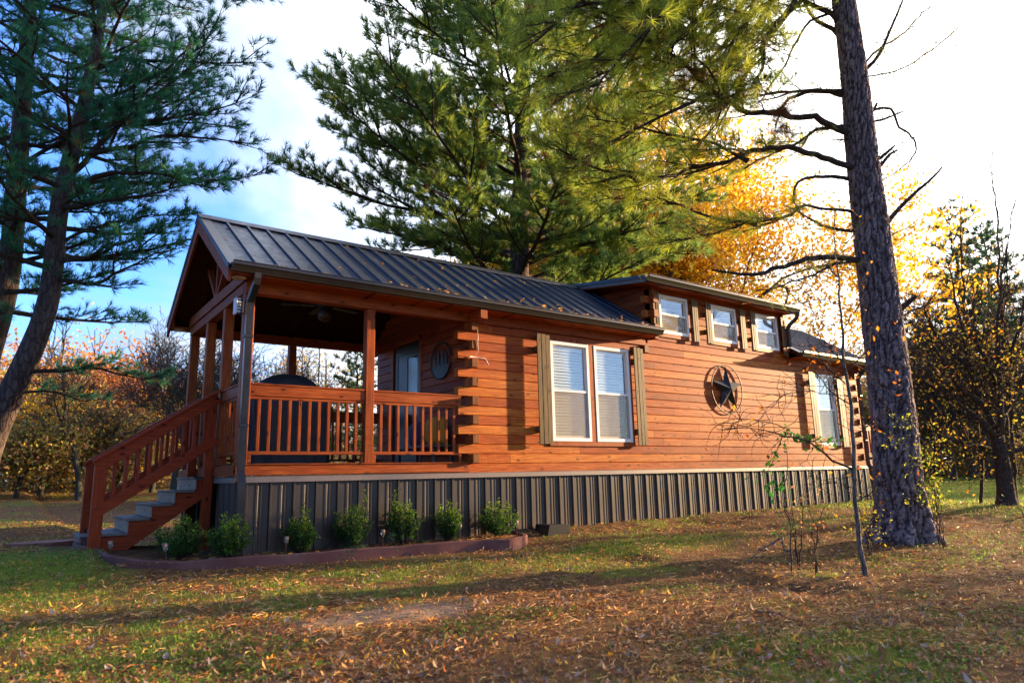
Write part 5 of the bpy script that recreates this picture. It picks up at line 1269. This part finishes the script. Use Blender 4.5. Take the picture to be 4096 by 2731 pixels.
bare_sapling([(2312,1140),(2300,1000),(2290,850),(2286,700),(2280,580),(2283,450),(2275,380),(2282,300)],14.5,'tallest thin bare sapling reaching into the white sky at the right edge',61,.05)
bare_sapling([(2245,1120),(2235,980),(2225,830),(2212,700),(2205,600),(2203,520),(2212,440)],14.,'bare sapling with upswept twigs left of the tallest one',62,.035)
bare_sapling([(2340,1130),(2335,950),(2330,800),(2318,680),(2322,560),(2335,430)],13.5,'bare sapling close to the right edge of the picture',63,.035)
def forked():
    rg=np.random.default_rng(71); hd=13.2; b=at(2312,1155,hd); b[2]=float(gz(b[0],b[1]))-.1
    tk=MB(); q=smooth_path(np.vstack([b,path_at([(2308,1100),(2300,1050),(2290,1000)],hd)]),12); tk.tube(q,[.26,.20,.165,.155,.15,.145,.14,.135,.13,.128,.125,.12],10)
    br=MB(); tips=[]
    G=[[(2290,1000),(2260,930),(2230,850),(2210,760),(2190,680),(2175,600)],[(2290,1000),(2300,900),(2290,780),(2300,660),(2310,560)],[(2290,1005),(2240,960),(2200,920),(2150,890),(2110,860)],[(2292,1000),(2330,930),(2360,850),(2380,760)],
       [(2300,1040),(2240,1020),(2180,1000),(2140,990)],[(2300,1050),(2350,1030),(2400,1000)],[(2260,930),(2200,890),(2170,840),(2140,780)],[(2230,850),(2170,800),(2130,740),(2120,690)],[(2295,900),(2250,820),(2240,740),(2245,660)],[(2300,850),(2340,760),(2350,680)]]
    for g in G:
        p=smooth_path(path_at([(u,v,rg.normal(0,.25)) for u,v in g],hd),14,.25,rg); p[0]=path_at([g[0]],hd)[0]; br.tube(p,np.linspace(.06,.009,14),6,False)
        for i in range(26):
            t=.12+.88*rg.random(); a=p[int(t*13)]; d=unit(rg.normal(0,1,3)+unit(p[-1]-p[0])*.8); l=.4+1.1*rg.random(); r_=[a]
            for k in range(6): d=unit(d+rg.normal(0,.22,3)); r_.append(r_[-1]+d*l/6)
            br.tube(np.array(r_),np.linspace(.010,.003,7),4,False)
            for k in range(2,7):
                d2=unit(d+rg.normal(0,.9,3)); e2=r_[k]+d2*(.2+.35*rg.random()); br.tube([r_[k],e2],[.005,.003],3,False); tips+=[e2,(e2+r_[k])/2]
    nd=MB(); T=np.array(tips); lo=T[T[:,2]<2.6]; leafcloud(nd,T,900,.04,.062,[(.62,.25,.02),(.50,.30,.03),(.45,.16,.02),(.4,.34,.04)],rg); leafcloud(nd,lo,1300,.08,.062,[(.5,.40,.04),(.36,.34,.04),(.55,.33,.03)],rg)
    e=empty('forked_tree',tuple(float(a) for a in b),'dark low forking tree with scattered orange and yellow leaves at the right edge','tree'); obj('trunk',tk,M['twig'],e,True); obj('branches',br,M['twig'],e,True); obj('foliage',nd,M['leaf'],e)
forked()
# fallen sticks
def stick(uvs,label,seed,r=.012,z=.03):
    rg=np.random.default_rng(seed); P=[]
    for u,v,h in uvs:
        q=at(u,v,7.2) if h>0.05 else None
        zz=-1.1+h; d=CF+CR*(u*1.7415-2048)/F_PX-CU*(v*1.7415-1365.5)/F_PX; p=C0+d*((zz-C0[2])/d[2]); g_=float(gz(p[0],p[1])); p=C0+d*((g_+h-C0[2])/d[2]); P.append(p)
    Q=smooth_path(P,14,.9,rg); m=MB(); m.tube(Q,np.linspace(r,r*.45,14),6)
    for i in (4,7,10): d=unit(rg.normal(0,1,3)*np.array([1,1,.2])); m.tube([Q[i],Q[i]+d*.10,Q[i]+d*.16+np.array([0,0,.02])],[r*.5,r*.4,r*.3],5)
    tag(obj('fallen_branch',m,M['palebark'],None,True,tuple(float(a) for a in Q[0])),label,'branch')
stick([(1793,1233,.22),(1760,1258,.14),(1735,1275,.08),(1710,1295,.01)],'crooked grey branch propped up on the ground left of the green sapling',81)
stick([(1795,1233,.20),(1803,1255,.10),(1812,1280,.02),(1822,1300,.01)],'short grey stick leaning against the crooked branch',82,.014)
stick([(1720,1400,.01),(1790,1412,.015),(1850,1432,.01)],'dark stick lying flat among leaves below the crooked branch',83,.008)
stick([(2080,1392,.01),(2130,1392,.015),(2165,1380,.02)],'thin stick on the leaf litter below the big pine',84,.007)
stick([(1610,1525,.01),(1680,1540,.015),(1720,1552,.01)],'long half buried stick at the bottom edge of the picture',85,.011)
# leaves lying on the roof
def roof_leaves():
    rg=np.random.default_rng(91); m=MB(); N=620; x=np.where(rg.random(N)<.75,2.+5.3*rg.random(N),-.2+7.4*rg.random(N)); y=-.33+.10*np.abs(rg.normal(0,1,N))**1.6; k=rg.random(N)<.05; y=np.where(k,-.3+1.8*rg.random(N),y); y=np.minimum(y,1.5)
    z=3.80-.644*np.abs(y-1.615)+.014; leaves(m,np.stack([x,y,z],-1),.065,[(.62,.34,.10),(.52,.28,.10),(.70,.42,.08),(.40,.18,.09)],rg,flat=.7,asp=.7); m2=m
    x=12.2+3*rg.random(60); y=-.33+.08*np.abs(rg.normal(0,1,60)); leaves(m,np.stack([x,y,3.80-.644*np.abs(y-1.615)+.014],-1),.05,[(.5,.26,.08)],rg,flat=.7)
    o=obj('roof_leaves',m,M['litter']); tag(o,'dry leaves caught along the lower edge of the metal roof','leaf litter',kind='stuff')
roof_leaves()
# ------------------------------------------------------------------ ground cover
def scatter(n,rmin,rmax,p,rg,amax=.95):
    u=rg.random(n); r=(rmin**(1-p)+u*(rmax**(1-p)-rmin**(1-p)))**(1/(1-p)); a=YAW+rg.uniform(-amax,amax,n)
    x=C0[0]+r*np.sin(a); y=C0[1]+r*np.cos(a); return x,y,r
def clear(x,y,bed=False):
    inside=(x>-.05)&(x<XE+.1)&(y>-.03)&(y<3.3); lst=(x>-1.75)&(x<.0)&(y>.9)&(y<2.3)
    e=np.interp(x,EDGE[40:140,0],EDGE[40:140,1]); inb=(x>-1.2)&(x<4.2)&(y>e-.03)&(y<1)
    if bed: return ~inside&~lst
    return ~inside&~lst&~inb
def litter():
    rg=np.random.default_rng(201); m=MB()
    x,y,r=scatter(64000,2.6,34,1.35,rg); k=clear(x,y)&(rg.random(len(x))<(.34+.66*sst(.38,.60,fbm(x*1.1,y*1.5,51,4))))&(rg.random(len(x))>.75*sandm(x,y)); x,y,r=x[k],y[k],r[k]; N=len(x); z=gz(x,y)
    yaw=rg.uniform(0,2*PI,N); tiltx=rg.normal(0,.35,N); tilty=rg.normal(0,.35,N); L=.020+.040*rg.random(N)**2.2; L*=np.where(r>12,1.25,1); W_=L*(.35+.3*rg.random(N)); curl=rg.normal(.4,.6,N); fold=rg.uniform(.0,1.1,N)
    # 3 x 4 grid leaf: along t, across s
    ts=np.array([0,.3,.68,1.]); ws=np.array([.12,.9,.85,.04]); ss=np.array([-1,0,1.]); V=np.zeros((N,12,3))
    for i,t in enumerate(ts):
        for j,s in enumerate(ss):
            V[:,i*3+j,0]=(t-.5)*L; V[:,i*3+j,1]=s*ws[i]*W_*.5; V[:,i*3+j,2]=curl*L*((t-.5)**2)*2.+fold*abs(s)*ws[i]*W_*.45
    V[...,2]+=V[...,0]*tiltx[:,None]+V[...,1]*tilty[:,None]
    c,s=np.cos(yaw)[:,None],np.sin(yaw)[:,None]; X=V[...,0]*c-V[...,1]*s; Y=V[...,0]*s+V[...,1]*c
    lift=np.abs(tiltx)*L*.5+.004+.012*rg.random(N); VV=np.stack([X+x[:,None],Y+y[:,None],V[...,2]+(z+lift)[:,None]],-1).reshape(-1,3)
    q=np.array([(i*3+j,i*3+j+1,i*3+j+4,i*3+j+3) for i in range(3) for j in range(2)]); F=(np.arange(N)[:,None,None]*12+q[None]).reshape(-1,4)
    pal=1.4*np.array([(.38,.21,.09),(.32,.16,.07),(.22,.11,.05),(.44,.28,.15),(.26,.20,.17),(.16,.085,.055),(.34,.13,.05),(.60,.30,.03),(.50,.16,.03),(.62,.40,.06),(.33,.27,.23)]); pr=np.array([.2,.17,.14,.1,.08,.1,.07,.05,.03,.03,.03]); pr/=pr.sum()
    col=pal[rg.choice(len(pal),N,p=pr)]*(.45+.85*rg.random((N,1))); m.add(VV,F,col=np.repeat(col,12,0))
    o=obj('fallen_leaves',m,M['litter'],None,True); tag(o,'brown, tan and orange leaves scattered over the yard','leaf litter',kind='stuff')
litter()
def straw():
    rg=np.random.default_rng(202); m=MB(); x,y,r=scatter(110000,2.6,20,1.4,rg); n=fbm(x*.6+9,y*.9,61,3); k=clear(x,y,True)&(rg.random(len(x))<.20+.8*sst(.42,.6,n)+.6*np.exp(-((x-7.)**2/5+(y+3.9)**2/4)))&(rg.random(len(x))>.85*sandm(x,y)); x,y,r=x[k],y[k],r[k]; N=len(x)
    inb=~clear(x,y); z=np.where(inb,-.905,gz(x,y)); yaw=rg.normal(.3,.9,N); L=.045+.075*rg.random(N); w=(.0008+.00018*r)
    cv=rg.normal(0,.25,N); P=np.zeros((N,3,3)); 
    for i,t in enumerate((-.5,0,.5)):
        P[:,i,0]=x+np.cos(yaw)*L*t-np.sin(yaw)*cv*L*(.25-t*t); P[:,i,1]=y+np.sin(yaw)*L*t+np.cos(yaw)*cv*L*(.25-t*t); P[:,i,2]=z+.006+.02*rg.random(N)*(1 if i!=1 else 1.3)
    s=np.stack([-np.sin(yaw),np.cos(yaw),rg.normal(0,.6,N)],-1)*w[:,None]; V=np.stack([P[:,0]-s,P[:,0]+s,P[:,1]-s,P[:,1]+s,P[:,2]-s*.6,P[:,2]+s*.6],1).reshape(-1,3); i=np.arange(N)[:,None]*6
    pal=1.45*np.array([(.34,.12,.028),(.44,.21,.055),(.22,.07,.02),(.54,.31,.10)]); col=pal[rg.integers(0,4,N)]*(.7+.5*rg.random((N,1)))
    m.add(V,np.concatenate([i+np.array([[0,1,3,2]]),i+np.array([[2,3,5,4]])]),col=np.repeat(col,6,0)); o=obj('pine_straw',m,M['straw']); tag(o,'reddish dry pine needles matted over the soil','pine straw',kind='stuff')
straw()
def grass():
    rg=np.random.default_rng(203); m=MB(); x,y,r=scatter(330000,2.6,46,1.45,rg); g=gmask(x,y); k=clear(x,y)&(rg.random(len(x))<np.clip(g*1.15+.07,0,1)); x,y,r=x[k],y[k],r[k]; N=len(x); z=gz(x,y)
    h=(.012+.030*rg.random(N)**2)*(1+.5*sst(8,16,r)); w=.0008+.00034*r; a=rg.uniform(0,2*PI,N); b=rg.uniform(0,2*PI,N); le=rg.uniform(.1,1.1,N)*h
    s=np.stack([np.cos(a),np.sin(a),0*a],-1)*w[:,None]; p=np.stack([x,y,z],-1); mid=p+np.stack([np.cos(b)*le*.35,np.sin(b)*le*.35,h*.65],-1); tip=p+np.stack([np.cos(b)*le,np.sin(b)*le,h],-1)
    V=np.stack([p-s,p+s,mid-s*.7,mid+s*.7,tip],1).reshape(-1,3); i=np.arange(N)[:,None]*5
    pal=1.6*np.array([(.13,.21,.012),(.10,.19,.02),(.15,.22,.03),(.22,.22,.05),(.05,.11,.02),(.30,.24,.09)]); cc=rg.choice(6,N,p=[.25,.25,.2,.12,.13,.05]); col=pal[cc]*(.75+.5*rg.random((N,1)))*(1+.45*sst(10.5,14,x))[:,None]
    m.add(V,i+np.array([[0,1,3,2]]),i+np.array([[2,3,4]]),col=np.repeat(col,5,0)); o=obj('grass',m,M['grass']); tag(o,'short patchy green grass blades in the yard and lawn','grass',kind='stuff')
    # clover and small round-leaved weeds
    m=MB(); x,y,r=scatter(150000,2.8,24,1.4,rg); n=fbm(x*.9+33,y*1.2,81,3); pz=np.exp(-((x+2.)**2/1.+(y-.2)**2/1.4))+np.exp(-((x-5.4)**2/.8+(y+.35)**2/.06))+np.exp(-((x-4.9)**2/1.8+(y+1.9)**2/.16))+.8*np.exp(-((x-11.5)**2/5+(y+.8)**2/.5))+.7*np.exp(-((x-6.1)**2/.5+(y+4.7)**2/.15))
    k=clear(x,y)&(rg.random(len(x))<sst(.56,.70,n)*.8+pz*.9); x,y,r=x[k],y[k],r[k]; N=len(x); z=gz(x,y)+.008+.035*rg.random(N); P=np.stack([x,y,z],-1)
    leaves(m,P,.022,[(.09,.18,.02),(.13,.24,.03),(.20,.29,.035),(.07,.13,.025)],rg,flat=.6,asp=.9); o=obj('clover',m,M['leaf']); tag(o,'low round leafed green weeds growing in patches','weeds',kind='stuff')
grass()
# ------------------------------------------------------------------ light and sky
SUN=np.array([4.6,-1.,.80]); SUN/=np.linalg.norm(SUN); EL=math.asin(SUN[2]); AZ=math.atan2(SUN[0],SUN[1])
sl=bpy.data.lights.new('sun','SUN'); sl.energy=5.; sl.angle=math.radians(.9); sl.color=(1,.68,.36)
so=bpy.data.objects.new('sun',sl); COL.objects.link(so); so.rotation_euler=Vector(SUN).to_track_quat('Z','Y').to_euler()
wd=bpy.data.worlds.new('World'); S.world=wd; wd.use_nodes=True; t=wd.node_tree; t.nodes.clear()
class WN(NT):
    def __init__(s,t): s.t=t
w=WN(t); out=w.n('OutputWorld')
sky=w.n('TexSky',sky_type='NISHITA'); sky.sun_disc=False; sky.sun_elevation=EL; sky.sun_rotation=AZ; sky.air_density=1.; sky.dust_density=.6; sky.ozone_density=3.
dirv=w.n('TexCoord').outputs['Generated']; sx=w.n('SeparateXYZ',{0:dirv}).outputs
zc=w.math('ADD',w.math('MAXIMUM',sx[2],0.),.22)
pv=w.n('CombineXYZ',{0:w.math('DIVIDE',sx[0],zc),1:w.math('DIVIDE',sx[1],zc),2:0.}).outputs[0]
cn=w.noise(pv,1.15,6,.55,.3)
sd=w.n('VectorMath',{0:dirv,1:tuple(SUN)},operation='DOT_PRODUCT').outputs['Value']
toward=w.n('MapRange',{0:sd,1:-.12,2:.30,3:-.12,4:.24}).outputs[0]
low=w.n('MapRange',{0:sx[2],1:.02,2:.30,3:.22,4:0.}).outputs[0]
cl=w.n('MapRange',{0:w.math('ADD',w.math('ADD',cn,low),toward),1:.44,2:.66,3:0.,4:1.}).outputs[0]
glow=w.n('MapRange',{0:sd,1:-.1,2:.9,3:.46,4:2.3}).outputs[0]
ct=w.mix(w.n('MapRange',{0:sd,1:-.1,2:.6,3:0.,4:1.}).outputs[0],(5.8,7.0,9.0),(8.2,8.1,7.9))
cc=w.n('VectorMath',{0:ct,3:glow},operation='SCALE').outputs[0]
blue=w.mix(1.,sky.outputs[0],(.75,1.0,1.6),'MULTIPLY')
bl2=w.n('VectorMath',{0:blue,3:2.4},operation='SCALE').outputs[0]
hd_=w.n('VectorMath',{0:dirv,1:(.594,.804,0.)},operation='DOT_PRODUCT').outputs['Value']
ahead=w.n('MapRange',{0:hd_,1:-.05,2:.40,3:.12,4:1.}).outputs[0]
cl=w.math('MULTIPLY',cl,ahead)
bl2=w.n('VectorMath',{0:bl2,3:w.math('ADD',w.math('MULTIPLY',ahead,.6),.4)},operation='SCALE').outputs[0]
mx=w.mix(cl,bl2,cc)
bg=w.n('Background',{0:mx,1:.056}); t.links.new(bg.outputs[0],out.inputs[0])
S.view_settings.view_transform='Standard'; S.view_settings.look='None'; S.view_settings.exposure=1.95; S.view_settings.gamma=1
S.render.engine='CYCLES'; S.cycles.use_denoising=True; S.cycles.max_bounces=6; S.cycles.transparent_max_bounces=12; S.cycles.caustics_reflective=False; S.cycles.caustics_refractive=False; S.cycles.sample_clamp_indirect=6
